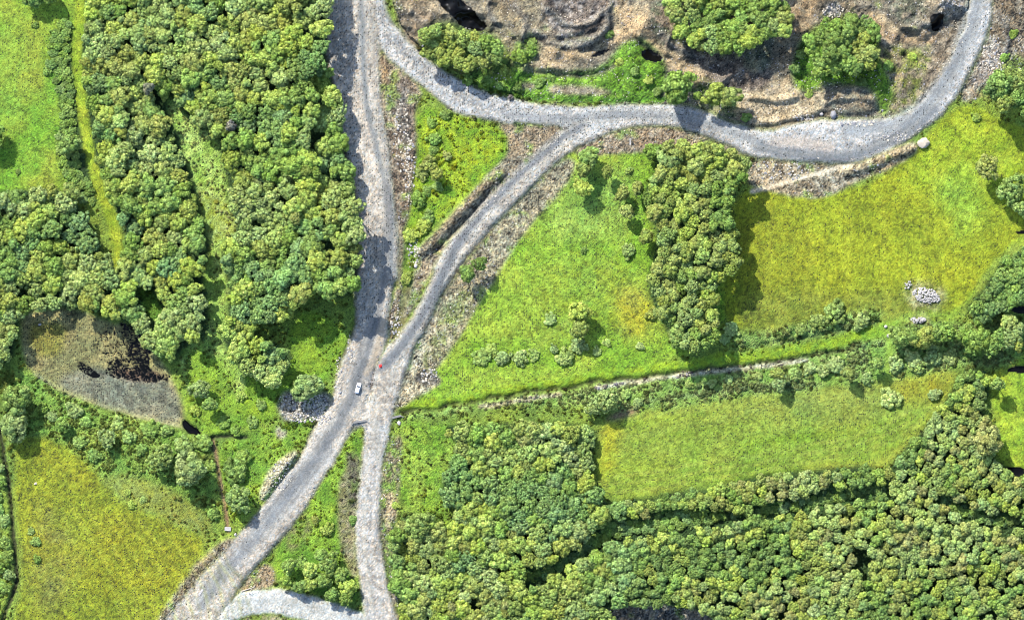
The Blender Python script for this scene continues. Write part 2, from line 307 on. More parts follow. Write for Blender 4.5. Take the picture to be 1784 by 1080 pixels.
for lg in ([(935,58),(955,76),(1000,84),(1040,72),(1062,46),(1060,15)], [(955,20),(985,48),(1030,44),(1048,20)], [(900,10),(920,40),(912,70)], [(1150,60),(1175,85),(1215,98),(1260,112)], [(1570,10),(1585,40),(1620,48),(1640,22)], [(1500,60),(1545,80),(1580,92)],
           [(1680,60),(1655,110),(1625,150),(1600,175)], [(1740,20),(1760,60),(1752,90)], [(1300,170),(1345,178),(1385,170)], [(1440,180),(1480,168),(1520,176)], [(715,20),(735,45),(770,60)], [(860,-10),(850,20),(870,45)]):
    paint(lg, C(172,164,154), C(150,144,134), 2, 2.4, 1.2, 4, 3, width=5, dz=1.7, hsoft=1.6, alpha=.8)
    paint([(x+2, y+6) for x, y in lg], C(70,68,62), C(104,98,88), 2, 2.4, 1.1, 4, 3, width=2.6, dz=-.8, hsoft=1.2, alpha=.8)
# grass belts north of the curve
paint([(800,130),(880,110),(960,128),(1060,118),(1110,60),(1160,100),(1160,175),(1080,182),(900,172)], C(104,152,40), C(140,178,56), 5, 2.6, 2, 4, 2, lump=.7, speck=.01)
paint([(1085,75),(1110,70),(1130,90),(1150,120),(1160,170),(1100,170),(1050,150),(1060,110)], C(132,180,42), C(108,152,48), 2, 2.8, 2, 4, 2, lump=.6)
paint([(950,150),(1010,148),(1070,158),(1062,168),(960,164)], C(166,150,128), C(190,172,146), 2, 2.6, 1.5, 4, 0, lump=.2)
paint([(900,145),(935,146),(935,157),(900,157)], C(170,154,130), C(140,130,110), 2, 2.6, 1.5, 4, 0)
paint([(890,168),(1000,174),(1100,176),(1160,174)], C(76,128,36), C(112,160,40), 2, 2.6, 1.4, 3, 0, width=6, lump=1.0)
paint([(740,118),(800,140),(870,158),(892,165)], C(84,130,40), C(112,150,46), 2, 2.6, 1.6, 3, 0, width=9, lump=1.0)
paint([(725,85),(745,110),(800,135),(880,140),(900,110),(880,80),(860,55),(770,35),(735,55)], C(84,120,42), C(120,140,60), 5, 2.6, 3, 3, 0, lump=.6)
paint([(1205,140),(1230,135),(1290,160),(1300,205),(1250,196),(1205,182)], C(110,140,60), C(160,150,120), 2, 2.8, 2, 3, 0, lump=.5)
paint([(1280,165),(1330,140),(1390,150),(1410,165),(1440,165),(1440,195),(1380,212),(1325,222),(1290,205)], C(196,178,146), C(214,196,166), 5, 2.4, 2, 3, 0, lump=.2, dz=1.2)
paint([(1440,160),(1480,145),(1520,155),(1532,190),(1500,200),(1445,198)], C(176,160,136), C(120,122,110), 2, 2.6, 2, 3, 0, lump=.5, dz=2.2)
paint([(1195,100),(1290,100),(1340,110),(1345,150),(1290,165),(1230,135)], C(116,106,100), C(150,138,126), 2, 2.8, 2, 4, 0, lump=.7)
paint([(1290,85),(1335,70),(1375,60),(1345,120),(1300,130)], C(110,118,96), C(140,140,120), 2, 2.8, 2, 4, 0, lump=.7)
paint([(1345,70),(1390,10),(1420,-40),(1440,-40),(1410,35),(1395,80),(1385,140),(1345,130)], C(186,162,130), C(150,138,116), 2, 2.6, 2, 4, 0)
paint([(1380,100),(1402,60),(1430,40),(1530,35),(1530,100),(1545,120),(1560,160),(1545,200),(1535,195),(1520,150),(1440,145),(1410,165),(1380,150)], C(92,138,38), C(130,170,44), 5, 2.6, 2, 4, 2, lump=.5)
paint([(1530,90),(1570,80),(1620,85),(1640,110),(1610,160),(1590,185),(1545,200),(1560,160)], C(150,160,76), C(160,146,120), 2, 2.8, 2, 4, 2, lump=.5)
paint([(1425,25),(1470,25),(1500,30),(1440,50)], C(150,160,90), C(130,150,80), 2, 2.8, 2, 4, 2)
paint([(1515,30),(1560,55),(1590,68),(1625,50),(1650,70),(1600,75),(1540,75)], C(196,166,128), C(170,146,120), 5, 2, 2, 4, 0)
paint([(1435,10),(1462,5),(1465,25),(1440,28)], C(206,204,206), C(170,170,170), 2, 2.6, 1.5, 4, 0)
paint([(1540,0),(1600,-20),(1620,15),(1590,45),(1560,35)], C(126,130,110), C(150,140,124), 2, 2.8, 2, 4, 0)
paint([(1628,0),(1680,-20),(1680,25),(1655,30)], C(206,194,184), C(160,146,130), 2, 2.6, 2, 4, 0)
paint([(1640,30),(1675,40),(1655,100),(1625,150),(1600,170),(1615,120)], C(130,116,98), C(166,152,132), 2, 2.6, 2, 4, 0)
paint([(1700,150),(1735,110),(1784,90),(1800,160),(1720,185)], C(116,140,66), C(150,160,80), 2, 2.6, 2, 4, 2, lump=.6)
paint([(1712,85),(1740,70),(1750,110),(1715,150),(1690,160)], C(190,180,172), C(140,126,112), 2, 3, 2, 4, 0)
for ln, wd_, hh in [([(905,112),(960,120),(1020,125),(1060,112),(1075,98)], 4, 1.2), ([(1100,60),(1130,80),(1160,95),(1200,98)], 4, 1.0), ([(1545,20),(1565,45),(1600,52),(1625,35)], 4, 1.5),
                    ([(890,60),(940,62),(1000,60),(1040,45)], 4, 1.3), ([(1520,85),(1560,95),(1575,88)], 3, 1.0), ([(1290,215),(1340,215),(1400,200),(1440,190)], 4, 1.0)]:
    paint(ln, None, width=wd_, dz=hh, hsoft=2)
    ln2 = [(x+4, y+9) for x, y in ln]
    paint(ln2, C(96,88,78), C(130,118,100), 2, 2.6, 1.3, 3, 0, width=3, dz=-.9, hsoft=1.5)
# gaps in the survey, filled with sunken black patches
for pl in ([(752,-24),(794,-14),(812,8),(826,18),(832,32),(848,42),(844,56),(822,50),(802,46),(788,28),(768,12)], [(1115,92),(1132,86),(1150,95),(1153,105),(1140,109),(1120,103)],
           [(1025,98),(1040,90),(1060,86),(1058,92),(1035,100)], [(1619,24),(1642,22),(1644,36),(1636,52),(1624,56),(1618,40)]):
    paint(pl, C(20,20,20), None, 5, 1, .6, 4, 0, L_gap, dz=-.9, hsoft=1.5, speck=0, lump=0)

# --- road sides
paint([(663,87),(690,118),(740,155),(722,190),(726,250),(722,310),(712,370),(704,440),(700,520),(690,580),(676,605),(676,550),(690,500),(697,470),(690,400),(686,350),(678,293),(668,213),(662,167),(659,123)], C(140,122,104), C(176,160,138), 2, 3, 1.2, 4, 0, L_ver, dz=.8, speck=.02, grain=.9, lump=.3)
paint([(690,120),(720,150),(722,250),(700,260),(692,180)], C(112,104,96), C(150,140,130), 2, 3, 2, 5, 0)
paint([(702,380),(718,420),(724,480),(712,530),(700,500),(704,440)], C(110,150,44), C(140,170,60), 2, 2.6, 2, 4, 0, lump=.6)
paint([(700,500),(724,500),(712,556),(686,600),(682,580)], C(124,122,80), C(140,140,90), 2, 2.6, 1.5, 4, 0, lump=.3)
paint([(668,100),(676,130),(664,170),(672,210),(676,225),(666,225),(660,160)], C(196,166,118), C(176,150,116), 2, 2.4, 1.5, 3, 0)
paint([(892,213),(960,216),(984,226),(945,262),(892,306),(880,290),(890,250),(866,216)], C(168,148,120), C(188,168,140), 5, 2.6, 1.2, 3, 0, L_ver, speck=.03, grain=.7)
paint([(848,306),(880,275),(900,270),(935,262),(892,305),(845,350),(800,395),(770,435),(755,470),(735,500),(716,545),(700,560),(718,500),(726,450),(760,410),(800,365)], C(150,138,118), C(186,174,150), 2, 3, 1.2, 3, 0, L_ver, speck=.01, grain=.9)
paint([(733,440),(762,412),(800,372),(838,332),(876,298)], C(132,118,96), C(160,146,122), 2, 2.6, 1.3, 3, 0, L_bank, width=8, dz=2.4, hsoft=2.2, grain=.9)
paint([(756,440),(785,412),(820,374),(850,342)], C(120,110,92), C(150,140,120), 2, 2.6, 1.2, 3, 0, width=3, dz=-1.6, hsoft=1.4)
paint([(1000,262),(1032,243),(1070,230),(1130,219),(1180,224),(1240,240),(1215,256),(1150,262),(1090,268),(1010,272)], C(158,140,118), C(182,166,144), 2, 2.8, 1.2, 3, 0, L_ver, speck=.02, grain=.9)
paint([(1180,235),(1230,240),(1290,262),(1310,285),(1240,256)], C(130,150,70), C(180,166,140), 2, 2.8, 1.4, 3, 0, lump=.4)
paint([(998,275),(1005,290),(985,325),(940,375),(900,425),(870,470),(845,510),(815,560),(790,600),(765,640),(745,650),(740,600),(757,545),(775,505),(800,470),(856,400),(935,316),(972,284)], C(160,152,128), C(180,170,142), 2, 2.8, 1.4, 3, 2, L_ver, speck=.025, grain=.9, lump=.2)
paint([(755,560),(790,510),(830,500),(820,545),(785,600),(760,635),(745,610)], C(140,152,96), C(176,170,140), 2, 2.8, 3, 3, 4, lump=.4)
paint([(858,398),(816,442),(793,475),(772,507)], C(190,172,130), None, 2, 2.4, 1, 2, 0, width=3)
paint([(752,545),(765,560),(742,600),(735,640),(760,650),(768,668),(750,680),(725,690),(700,712),(690,705),(705,660),(716,625),(726,600),(744,572)], C(200,188,156), C(216,204,176), 5, 2.8, 1.2, 3, 0, L_ver, speck=.01, grain=.9)
paint([(735,640),(765,655),(768,668),(745,676),(715,665)], C(140,132,116), C(96,92,86), 2, 3, 1.2, 3, 0, dz=-1.2, hsoft=3)
paint([(1308,275),(1400,284),(1481,288),(1540,270),(1590,243),(1600,262),(1560,290),(1500,312),(1440,345),(1400,345),(1330,330),(1305,325),(1300,300)], C(150,136,112), C(186,172,148), 2, 3, 1.3, 3, 0, L_ver, speck=.004, grain=.9, lump=.3)
paint([(1475,300),(1520,285),(1560,268),(1588,260)], C(160,146,118), C(186,170,140), 2, 2.6, 1.3, 3, 0, L_bank, width=8, dz=2.6, hsoft=2.2)
paint([(1310,333),(1370,318),(1440,298),(1482,288)], C(240,226,194), C(222,208,176), 2, 2.4, .8, 2, 0, L_path, width=4, grain=.25, lump=.05)
paint([(1340,235),(1315,275),(1280,330),(1300,370),(1320,340)], None, width=3)
# south-west banks
paint([(402,945),(380,958),(348,990),(322,1025),(298,1062),(280,1090)], C(136,124,106), C(160,148,126), 2, 2.6, 1.4, 3, 0, L_bank, width=10, dz=1.6, hsoft=2.5, grain=.9)
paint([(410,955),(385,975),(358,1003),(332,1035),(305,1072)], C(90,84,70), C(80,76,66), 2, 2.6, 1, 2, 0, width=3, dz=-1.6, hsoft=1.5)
paint([(418,948),(392,975),(365,1006),(338,1040),(315,1075)], C(196,176,142), None, 2, 2.6, 1, 2, 0, width=3.5)
paint([(450,868),(458,840),(475,812),(495,795),(515,783),(520,790),(505,815),(480,845),(462,872)], C(186,180,150), C(206,198,170), 2, 2.6, 1.2, 3, 0, L_bank, dz=2.6, hsoft=2.2, grain=.9)
paint([(487,690),(500,678),(540,690),(575,680),(580,715),(548,740),(500,735),(485,715)], C(160,156,146), C(176,166,150), 2, 2.8, 1.5, 4, 0, L_ver, grain=.9, lump=.3)
paint([(480,742),(500,745),(500,760),(484,765)], C(206,194,166), None, 2, 2.6, 1.2, 3, 0, L_ver)
paint([(495,745),(520,738),(550,735)], C(96,146,34), C(126,170,44), 2, 2.6, 1.2, 2, 0, width=6, lump=1)
paint([(505,780),(540,765),(530,790),(490,830),(470,860),(460,870)], C(96,140,36), C(126,166,44), 2, 2.6, 1.2, 2, 0, width=3, lump=.7)
paint([(420,1020),(446,990),(470,980),(480,1000),(478,1022),(440,1030),(415,1032)], C(176,156,126), C(160,144,118), 2, 2.6, 1.2, 3, 0, L_ver, grain=.8)
paint([(668,760),(700,755),(700,800),(692,900),(684,960),(678,1040),(700,1090),(690,1090),(668,980),(660,930),(660,850)], C(150,142,112), C(120,150,66), 2, 2.8, 1.3, 3, 0, L_ver, grain=.9, lump=.3)
paint([(675,855),(690,862),(692,900),(680,925),(670,910)], C(214,194,158), C(200,180,146), 2, 2.4, 1.3, 4, 0)
paint([(688,990),(696,1000),(690,1060),(680,1040)], C(190,184,172), C(150,140,120), 2, 2.8, 1.5, 4, 0)
paint([(605,800),(628,790),(628,850),(618,930),(626,1010),(610,1000),(594,960),(588,900),(590,850)], C(134,142,92), C(150,146,116), 2, 2.8, 1.6, 4, 0, lump=.6)
paint([(612,795),(618,850),(612,880)], C(110,108,90), C(96,120,60), 2, 2.8, 1.6, 4, 0, width=9, lump=.6)
paint([(505,900),(540,890),(545,930),(510,960),(495,960)], C(150,150,100), C(116,150,56), 2, 2.8, 2, 4, 0, alpha=.7, lump=.6)
paint([(430,1068),(530,1078),(560,1120),(380,1120)], C(120,150,56), C(170,160,130), 2, 2.8, 1.5, 3, 0, lump=.4)
# pond and mud
PD = [(36,560),(45,545),(90,538),(135,538),(185,560),(228,570),(260,608),(290,640),(312,690),(322,742),(300,742),(250,725),(180,705),(110,680),(75,660),(40,630)]
paint(PD, C(136,134,84), C(172,166,112), 12, 2.8, 1.5, 4, 0, L_mud, dz=-.7, speck=.035, grain=.5, lump=.12, flat=True)
paint([(110,650),(180,640),(290,655),(312,690),(320,742),(250,725),(180,705),(100,675)], C(116,124,104), C(140,142,118), 5, 2.4, 2.5, 5, 3)
paint([(40,560),(120,560),(110,620),(60,625)], C(140,138,56), C(118,126,50), 5, 2.4, 2.5, 5, 3, alpha=.9)
paint([(180,645),(260,640),(295,660),(230,665)], C(140,104,82), None, 5, 2.4, 2, 4, 0, alpha=.8)
paint([(200,560),(238,570),(262,610),(258,650),(298,650),(290,665),(235,662),(180,655),(190,625),(228,625)], C(16,16,16), None, 5, 1, .5, 3, 0, L_wat, thr=(5, .50, 1), speck=0, lump=0)
paint([(150,575),(262,560),(262,660),(180,650)], C(16,16,16), None, 5, 1, .5, 3, 0, L_wat, thr=(5, .67, 1), speck=0, lump=0)
paint([(133,630),(150,635),(162,645),(176,655),(165,658),(145,648),(134,640)], C(16,16,16), None, 5, 1, .6, 3, 0, L_wat, thr=(2, .36, 1), speck=0, lump=0)
paint([(236,575),(262,605),(256,650),(232,640)], C(16,16,16), None, 5, 1, .5, 3, 0, L_wat, thr=(2, .44, 1), speck=0, lump=0)
paint([(318,730),(330,738),(350,752),(345,760),(328,752),(318,742)], C(14,14,14), None, 5, 1, .6, 2, 0, L_wat, dz=-.6, speck=0, lump=0)
paint([(60,650),(110,683),(180,706),(250,727),(322,745)], C(176,174,136), C(150,160,110), 2, 2.2, 1, 2, 0, width=2.2, alpha=.9)
# drains
paint([(372,768),(378,800),(384,840),(392,880),(398,925)], C(160,130,98), C(140,112,86), 2, 2, .9, 1.5, 0, L_ditch, width=3.2, dz=-.8, hsoft=1.2)
paint([(369,762),(371,790)], C(40,50,30), None, 2, 2, .9, 1.5, 0, width=2.2, dz=-1, hsoft=1.2)
paint([(370,761),(400,759),(428,762)], C(40,46,30), C(60,66,40), 2, 2, .9, 1.5, 0, L_ditch, width=3, dz=-1.4, hsoft=1.2)
paint([(-2,740),(6,790),(16,850),(23,920),(27,980),(30,1020),(12,1060),(0,1090)], C(40,44,32), C(60,66,40), 2, 2, .9, 2, 0, L_ditch, width=3.2, dz=-2.0, hsoft=1.4)
# long drain and sand path
paint([(700,722),(760,710),(850,697),(960,678),(1020,668),(1050,665),(1180,648),(1338,630),(1450,612),(1500,600)], C(52,60,38), C(90,104,52), 2, 3.0, 1.1, 7, 3, L_ditch, width=3.2, dz=-1.5, hsoft=1.5)
paint([(835,709),(900,699),(975,687)], C(186,172,140), C(206,196,170), 2, 2.4, 1, 3, 0, L_path, width=3.2, grain=.8, speck=.03, alpha=.85)
paint([(1040,676),(1110,664),(1200,652),(1338,637),(1405,628)], C(186,180,160), C(206,198,184), 2, 2.4, 1, 3, 0, L_path, width=3.4, grain=.8, speck=.03, alpha=.85)
paint([(1090,712),(1115,708),(1112,722),(1050,738),(1062,722)], C(150,130,100), C(120,130,80), 2, 2.4, 1.5, 3, 0)
paint([(1300,606),(1400,588),(1520,565)], C(70,100,50), None, 2, 2.4, 1, 3, 0, width=2.4, alpha=.7, dz=-.8, hsoft=1.2)
paint([(1120,700),(1200,690),(1290,676),(1400,668)], C(96,130,66), C(130,160,90), 2, 2.4, 1.5, 3, 0, width=4, lump=1)
# rubble slope at the south edge
paint([(1050,1090),(1055,1066),(1082,1053),(1182,1056),(1225,1064),(1256,1078),(1262,1150),(1050,1150)], C(120,116,110), C(176,160,140), 2, 3, 1.5, 3, 0, L_ver, dz=-1.0, grain=.9, lump=.5)
paint([(1575,492),(1600,490),(1645,500),(1646,535),(1600,545),(1580,520)], C(130,140,70), C(176,170,130), 2, 3, 3, 5, 0, alpha=.8, grain=.9)
paint([(1582,553),(1600,550),(1622,556),(1616,566),(1588,566)], C(130,140,70), C(170,164,126), 2, 3, 2, 4, 0, alpha=.8, grain=.9)

paint([(628,530),(612,585),(600,618),(590,640)], C(50,62,34), C(70,90,40), 2, 2.4, 1.2, 4, 2, width=2.6, dz=-1.2, hsoft=1.5)
paint([(552,742),(530,785),(502,825),(478,856)], C(60,76,36), C(90,120,40), 2, 2.4, 1.2, 4, 2, width=2.2, dz=-1.0, hsoft=1.5)
# --- roads
RA = [(574,-90),(574,0),(568,60),(574,120),(584,160),(592,190),(600,260),(616,320),(624,380),(626,443),(620,510),(622,565),(603,613),(586,660),(579,700),(546,750),(526,793),(499,827),(473,860),(446,898),(400,950),(350,1003),(320,1040),(280,1090),(250,1150),(340,1150),(372,1080),(413,1030),(420,1017),(446,985),(479,950),(513,910),(543,867),(569,820),(593,787),(612,745),(640,700),(650,640),(673,603),(676,550),(683,500),(696,477),(691,403),(686,350),(679,293),(676,253),(668,213),(663,167),(659,123),(663,87),(655,40),(650,-90)]
RB = [(650,-90),(666,-90),(666,0),(679,37),(706,67),(729,90),(766,123),(813,147),(852,164),(892,174),(959,185),(1025,188),(1092,183),(1169,182),(1205,187),(1242,203),(1292,220),(1325,230),(1338,230),(1381,217),(1421,210),(1488,208),(1538,210),(1585,197),(1611,170),(1638,133),(1665,87),(1681,43),(1691,0),(1694,-90),(1730,-90),(1727,0),(1727,30),(1715,70),(1691,123),(1665,170),(1631,207),(1585,240),(1538,267),(1481,285),(1405,282),(1338,277),(1309,273),(1259,247),(1209,230),(1175,220),(1125,217),(1065,227),(1000,262),(985,225),(952,214),(892,215),(863,210),(806,200),(779,187),(746,157),(699,123),(663,87),(650,60)]
RC = [(1065,205),(1065,227),(1032,240),(999,260),(972,280),(935,313),(892,358),(856,397),(816,440),(793,473),(769,507),(756,540),(743,573),(723,600),(713,627),(703,660),(691,700),(660,700),(645,700),(655,640),(673,603),(686,598),(713,560),(723,547),(743,507),(753,480),(766,443),(793,410),(823,380),(846,355),(892,307),(942,263),(985,227),(1010,210)]
RDp = [(636,690),(691,690),(684,720),(676,757),(666,803),(663,847),(659,893),(663,937),(669,980),(679,1033),(693,1080),(710,1150),(636,1150),(636,1080),(633,1040),(623,987),(619,927),(623,873),(629,820),(634,777),(637,740),(612,745)]
REp = [(413,1030),(446,1028),(496,1026),(529,1034),(579,1049),(613,1060),(640,1070),(640,1095),(540,1082),(520,1076),(479,1068),(446,1068),(413,1076),(380,1100),(350,1100),(370,1080)]
kw = dict(sc_=5, con=2.4, soft=.9, warp=2.5, flat=True, grain=1.0, lump=.05)
paint(RDp, C(176,170,164), C(196,190,186), lab=L_rd, dz=.9, speck=.01, **kw)
paint(REp, C(196,194,188), C(208,206,202), lab=L_re, dz=.6, speck=.004, **kw)
paint(RC, C(176,168,160), C(206,198,188), lab=L_rc, dz=1.0, speck=.035, **kw)
paint(RB, C(178,176,176), C(202,198,196), lab=L_rb, dz=1.0, speck=.03, **kw)
paint(RA, C(172,164,156), C(208,196,184), lab=L_ra, dz=1.0, speck=.02, **kw)
def tracks(pts, gauge=3.6, col=C(206,200,192), a=.5, w_=1.3, off=0):
    p = np.array(smooth_poly(pts, 2, False)); d = np.gradient(p, axis=0); n = np.stack([-d[:, 1], d[:, 0]], 1)/np.linalg.norm(d, axis=1)[:, None]
    for s_ in (-1, 1):
        q = [tuple(v) for v in p+n*(off+s_*gauge)]
        k0 = 0
        while k0 < len(q)-2:                          # broken into stretches that fade in and out
            k1 = min(len(q), k0+random.randint(3, 7)); paint(q[k0:k1], col, None, 2, 2, 1.0, 2.2, 2, width=w_, alpha=a*random.uniform(.3, 1.1), it=0); k0 = k1-1
# wheel-worn asphalt strips and stony margins
def strip(pts, w_, col, col2=None, a=.95, so=1.2, sp=None, wa=2): paint(pts, col, col2, 5, 2, so, wa, 0, width=w_, alpha=a, speck=sp, grain=.25)
strip([(628,-20),(632,60),(634,130),(640,190),(655,250),(668,300),(680,360),(683,420),(682,470)], 5, C(132,138,144))
strip([(645,20),(650,130),(655,200),(664,250),(672,320)], 3, C(206,196,180), a=.5)
strip([(672,320),(676,380),(674,440),(668,500),(655,560),(640,600)], 7, C(148,146,146))
strip([(655,560),(640,600),(628,640),(616,680),(600,720),(576,760),(545,800),(510,845),(470,895)], 11, C(118,120,125), C(136,137,140), so=1.6)
strip([(572,790),(545,822),(515,858),(480,895),(445,935),(410,975),(380,1010),(350,1050)], 12, C(138,141,147), C(166,168,172), a=.85, so=2)
strip([(668,560),(660,600),(650,640),(640,650)], 7, C(204,184,160), a=.8)
strip([(600,760),(580,795),(540,845),(500,895),(465,935)], 3, C(206,200,194), a=.7)
strip([(588,725),(560,755),(535,795),(500,835),(460,885)], 4, C(200,196,192), a=.6)
strip([(383,985),(386,1000),(378,1010)], 4, C(110,114,118), a=.8)
strip([(1015,212),(975,240),(930,278),(880,325),(835,372),(805,412),(785,450),(765,490),(742,540),(712,585),(690,615),(662,645),(640,670),(620,700)], 9, C(118,122,130), C(134,137,144), a=.95, so=1.4, sp=.04)
strip([(1320,255),(1360,266),(1430,272),(1480,272),(1540,252),(1590,222),(1625,190)], 9, C(118,122,130), C(132,136,142), a=.95, so=1.2)
strip([(1480,225),(1560,220),(1610,190),(1650,140),(1680,80),(1702,0),(1710,-60)], 14, C(150,154,160), C(164,167,172), a=.9, so=2.5)
strip([(1350,245),(1400,250),(1445,256)], 8, C(200,184,172), C(190,176,168), a=.8, so=1.2)
strip([(880,200),(960,208),(1020,205),(1080,200),(1150,200),(1200,206),(1260,225),(1320,248)], 8, C(150,153,158), C(168,169,172), a=.8, so=2)
strip([(1170,188),(1200,198),(1250,212),(1300,228)], 3, C(200,196,194), a=.6)
strip([(660,800),(652,740),(664,700),(672,670)], 7, C(182,174,164), C(196,190,180), a=.7)
strip([(640,770),(638,850),(634,930),(640,1000),(650,1060)], 2.0, C(206,198,180), a=.6)
strip([(400,1062),(440,1048),(500,1048),(560,1062),(620,1078)], 8, C(180,180,178), a=.6, so=2)
for e, cc in [(RA, None), (RC, None), (RDp, None), (RB, None)]:
    q = [p for p in e if -40 < p[0] < 1800 and -40 < p[1] < 1100]
    for k in range(0, len(q)-1):
        a_, b_ = q[k], q[k+1]
        if math.hypot(a_[0]-b_[0], a_[1]-b_[1]) > 80: continue
        if 600 < a_[0] < 720 and 620 < a_[1] < 760: continue
        paint([a_, b_], C(196,188,172), C(92,88,80), 2, 3.6, .9, 3, 2, width=1.9, alpha=.7, it=0)
w = window([(560,600),(730,770)], 0)
CA = [(640,-20),(645,80),(650,140),(656,200),(664,260),(674,320),(680,380),(678,450),(668,520),(650,590),(628,650),(604,710),(575,765),(540,815),(505,860),(465,915),(430,955),(390,1005),(350,1055),(320,1090)]
CC = [(1040,210),(985,238),(930,280),(880,326),(835,374),(805,414),(785,452),(765,492),(742,542),(712,587),(690,617),(662,647),(632,690)]
CB = [(655,-10),(680,60),(720,105),(770,145),(830,180),(890,198),(960,208),(1080,200),(1160,200),(1250,222),(1330,252),(1420,262),(1500,252),(1570,228),(1630,170),(1680,80),(1706,0)]
CD = [(672,670),(664,720),(652,780),(646,850),(640,930),(645,1000),(658,1075)]
for cl in (CA, CC, CB, CD):
    tracks(cl, 3.4, C(104,106,110), .55, 1.4); tracks(cl, 8.5, C(214,208,198), .45, 1.4); tracks(cl, 12, C(150,140,126), .4, 1.2)
tracks(CA, 3.2, C(112,112,112), .5, 1.3, off=-9); tracks(CB, 3.0, C(120,120,120), .45, 1.3, off=7)
for k in range(16):          # swath lines left by the mower
    x_ = 120+k*15
    paint([(x_, 905-abs(k-8)*3), (x_+50, 950+k*2), (x_+80, 1010), (x_+95, 1085)], C(124,124,34) if k % 2 else C(180,180,60), None, 2, 2, 1.2, 4, 4, width=1.5, alpha=.62)
for k in range(5):
    paint([(1070, 858-k*7), (1190, 842-k*7), (1320, 820-k*7), (1460, 796-k*7), (1560, 768-k*8), (1640, 700-k*8)], C(112,150,44) if k % 2 else C(168,184,84), None, 2, 2, 1.4, 4, 4, width=1.8, alpha=.6)
for k in range(9):
    paint([(1340+k*34, 350+random.uniform(-10, 10)), (1345+k*33, 430), (1335+k*34, 540)], C(120,138,34) if k % 2 else C(170,176,50), None, 2, 2, 2, 6, 8, width=2.2, alpha=.5)
paint([(1784,236),(1700,290),(1660,360),(1640,440),(1615,500)], C(120,140,50), None, 2, 2, 1.5, 5, 6, width=2, alpha=.35)
paint([(780,690),(860,640),(960,590),(1060,480),(1090,380)], C(160,176,90), None, 2, 2, 1.5, 5, 8, width=2, alpha=.35)
# stony junction
paint([(640,655),(690,640),(712,640),(700,680),(690,725),(640,735),(612,745),(600,740),(625,700)], C(170,160,150), C(196,186,174), 2, 3, 2, 3, 0, grain=.9, alpha=.8)
strip([(640,738),(620,742),(612,750)], 3, C(120,118,114), a=.7)
# no-data-dark strips at the survey's eastern edge filled with small black patches
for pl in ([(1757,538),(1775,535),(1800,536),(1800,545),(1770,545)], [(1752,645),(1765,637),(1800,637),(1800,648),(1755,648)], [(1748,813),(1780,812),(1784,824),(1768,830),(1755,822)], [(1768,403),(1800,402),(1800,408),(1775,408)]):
    paint(pl, C(16,16,16), None, 5, 1, .5, 2, 0, L_gap, dz=-.5, speck=0, lump=0)

# weeds breaking into the stony verges
_g = np.clip(((N5*.7+N2*.3)-.60)*14, 0, 1)*np.isin(LAB, [L_ver, L_bank])
_g = blur(_g, .8)[..., None]*.85
CM[:] = CM*(1-_g)+(C(110,140,56)*(1-N12[..., None])+C(140,160,80)*N12[..., None])*_g; LUM[:] += _g[..., 0]*.3
# ------------------------------------------------------------------ relief and final colour
water_gap_m = (LAB == L_wat) | (LAB == L_gap)
HT += LUM*((N2-.5)*.9+(WN-.5)*.38)*(~water_gap_m)
road_m = np.isin(LAB, [L_ra, L_rb, L_rc, L_rd, L_re])
HT += road_m*(WN-.5)*.05
for lw in (L_wat, L_gap):
    m = LAB == lw
    if m.any(): HT[m] = np.minimum(HT[m], HT[m]*.0-1.0 if lw == L_wat else HT[m])
HT[LAB == L_wat] = -1.15+(HT[LAB == L_wat]*0)
mm = blur((LAB == L_mud).astype(float)+(LAB == L_wat), 2)
HT = HT*(1-mm)+mm*(-1.0+(N5-.5)*.35*(LAB == L_mud))
HT[LAB == L_wat] = -1.12
N1 = lattice(.9, 71, GX, GY)
isr = np.isin(LAB, [L_ra, L_rb, L_rc, L_rd, L_re]); ise = np.isin(LAB, [L_q, L_ver, L_bank])
g = 1+(.3*(~isr)+.08*isr+GR*(1-.35*isr))*((WN-.5)*(1.15+.5*ise)+(N1-.5)*.8+(N2-.5)*(.9+.4*(LAB == L_q)))*.85+(N5-.5)*.3*(~isr)
CM *= np.where(isr, 1.20, np.where(ise, .92, 1.10))[..., None]
SPK[isr & (PY > 560) & (PX < 720)] *= .12; SPK[isr & (PX > 1200)] *= .35; SPK[isr] *= .75
CM[isr] *= np.array([.955, 1.0, .968]); _gg = ~isr & ~ise & (CM[..., 1] > CM[..., 0]*1.12) & (LAB != L_ef) & (LAB != L_swf); CM[_gg] *= np.array([1.02, .95, .98]); CM[ise] *= np.array([.97, 1.0, .96])
stone = (WN2 > .93)*GR*.5*((LAB >= L_q) & ~water_gap_m)
CM = CM*g[..., None]*(1+stone[..., None])
hs = (WN2-.5)*.3*GR+(N12-.5)*.25*(~isr)
CM[..., 0] *= 1+hs; CM[..., 2] *= 1-hs
_sw = LAB == L_swf; CM[_sw] *= np.array([.93, 1.0, 1.05])
CM = np.clip(CM, .003, .9)

def hgt(px, py):
    u = (px+MG)/STEP; v = (py+MG)/STEP
    i = int(min(max(u, 0), NX-1.001)); j = int(min(max(v, 0), NY-1.001))
    fu = min(max(u-i, 0), 1); fv = min(max(v-j, 0), 1)
    return float((HT[j, i]*(1-fu)+HT[j, i+1]*fu)*(1-fv)+(HT[j+1, i]*(1-fu)+HT[j+1, i+1]*fu)*fv)

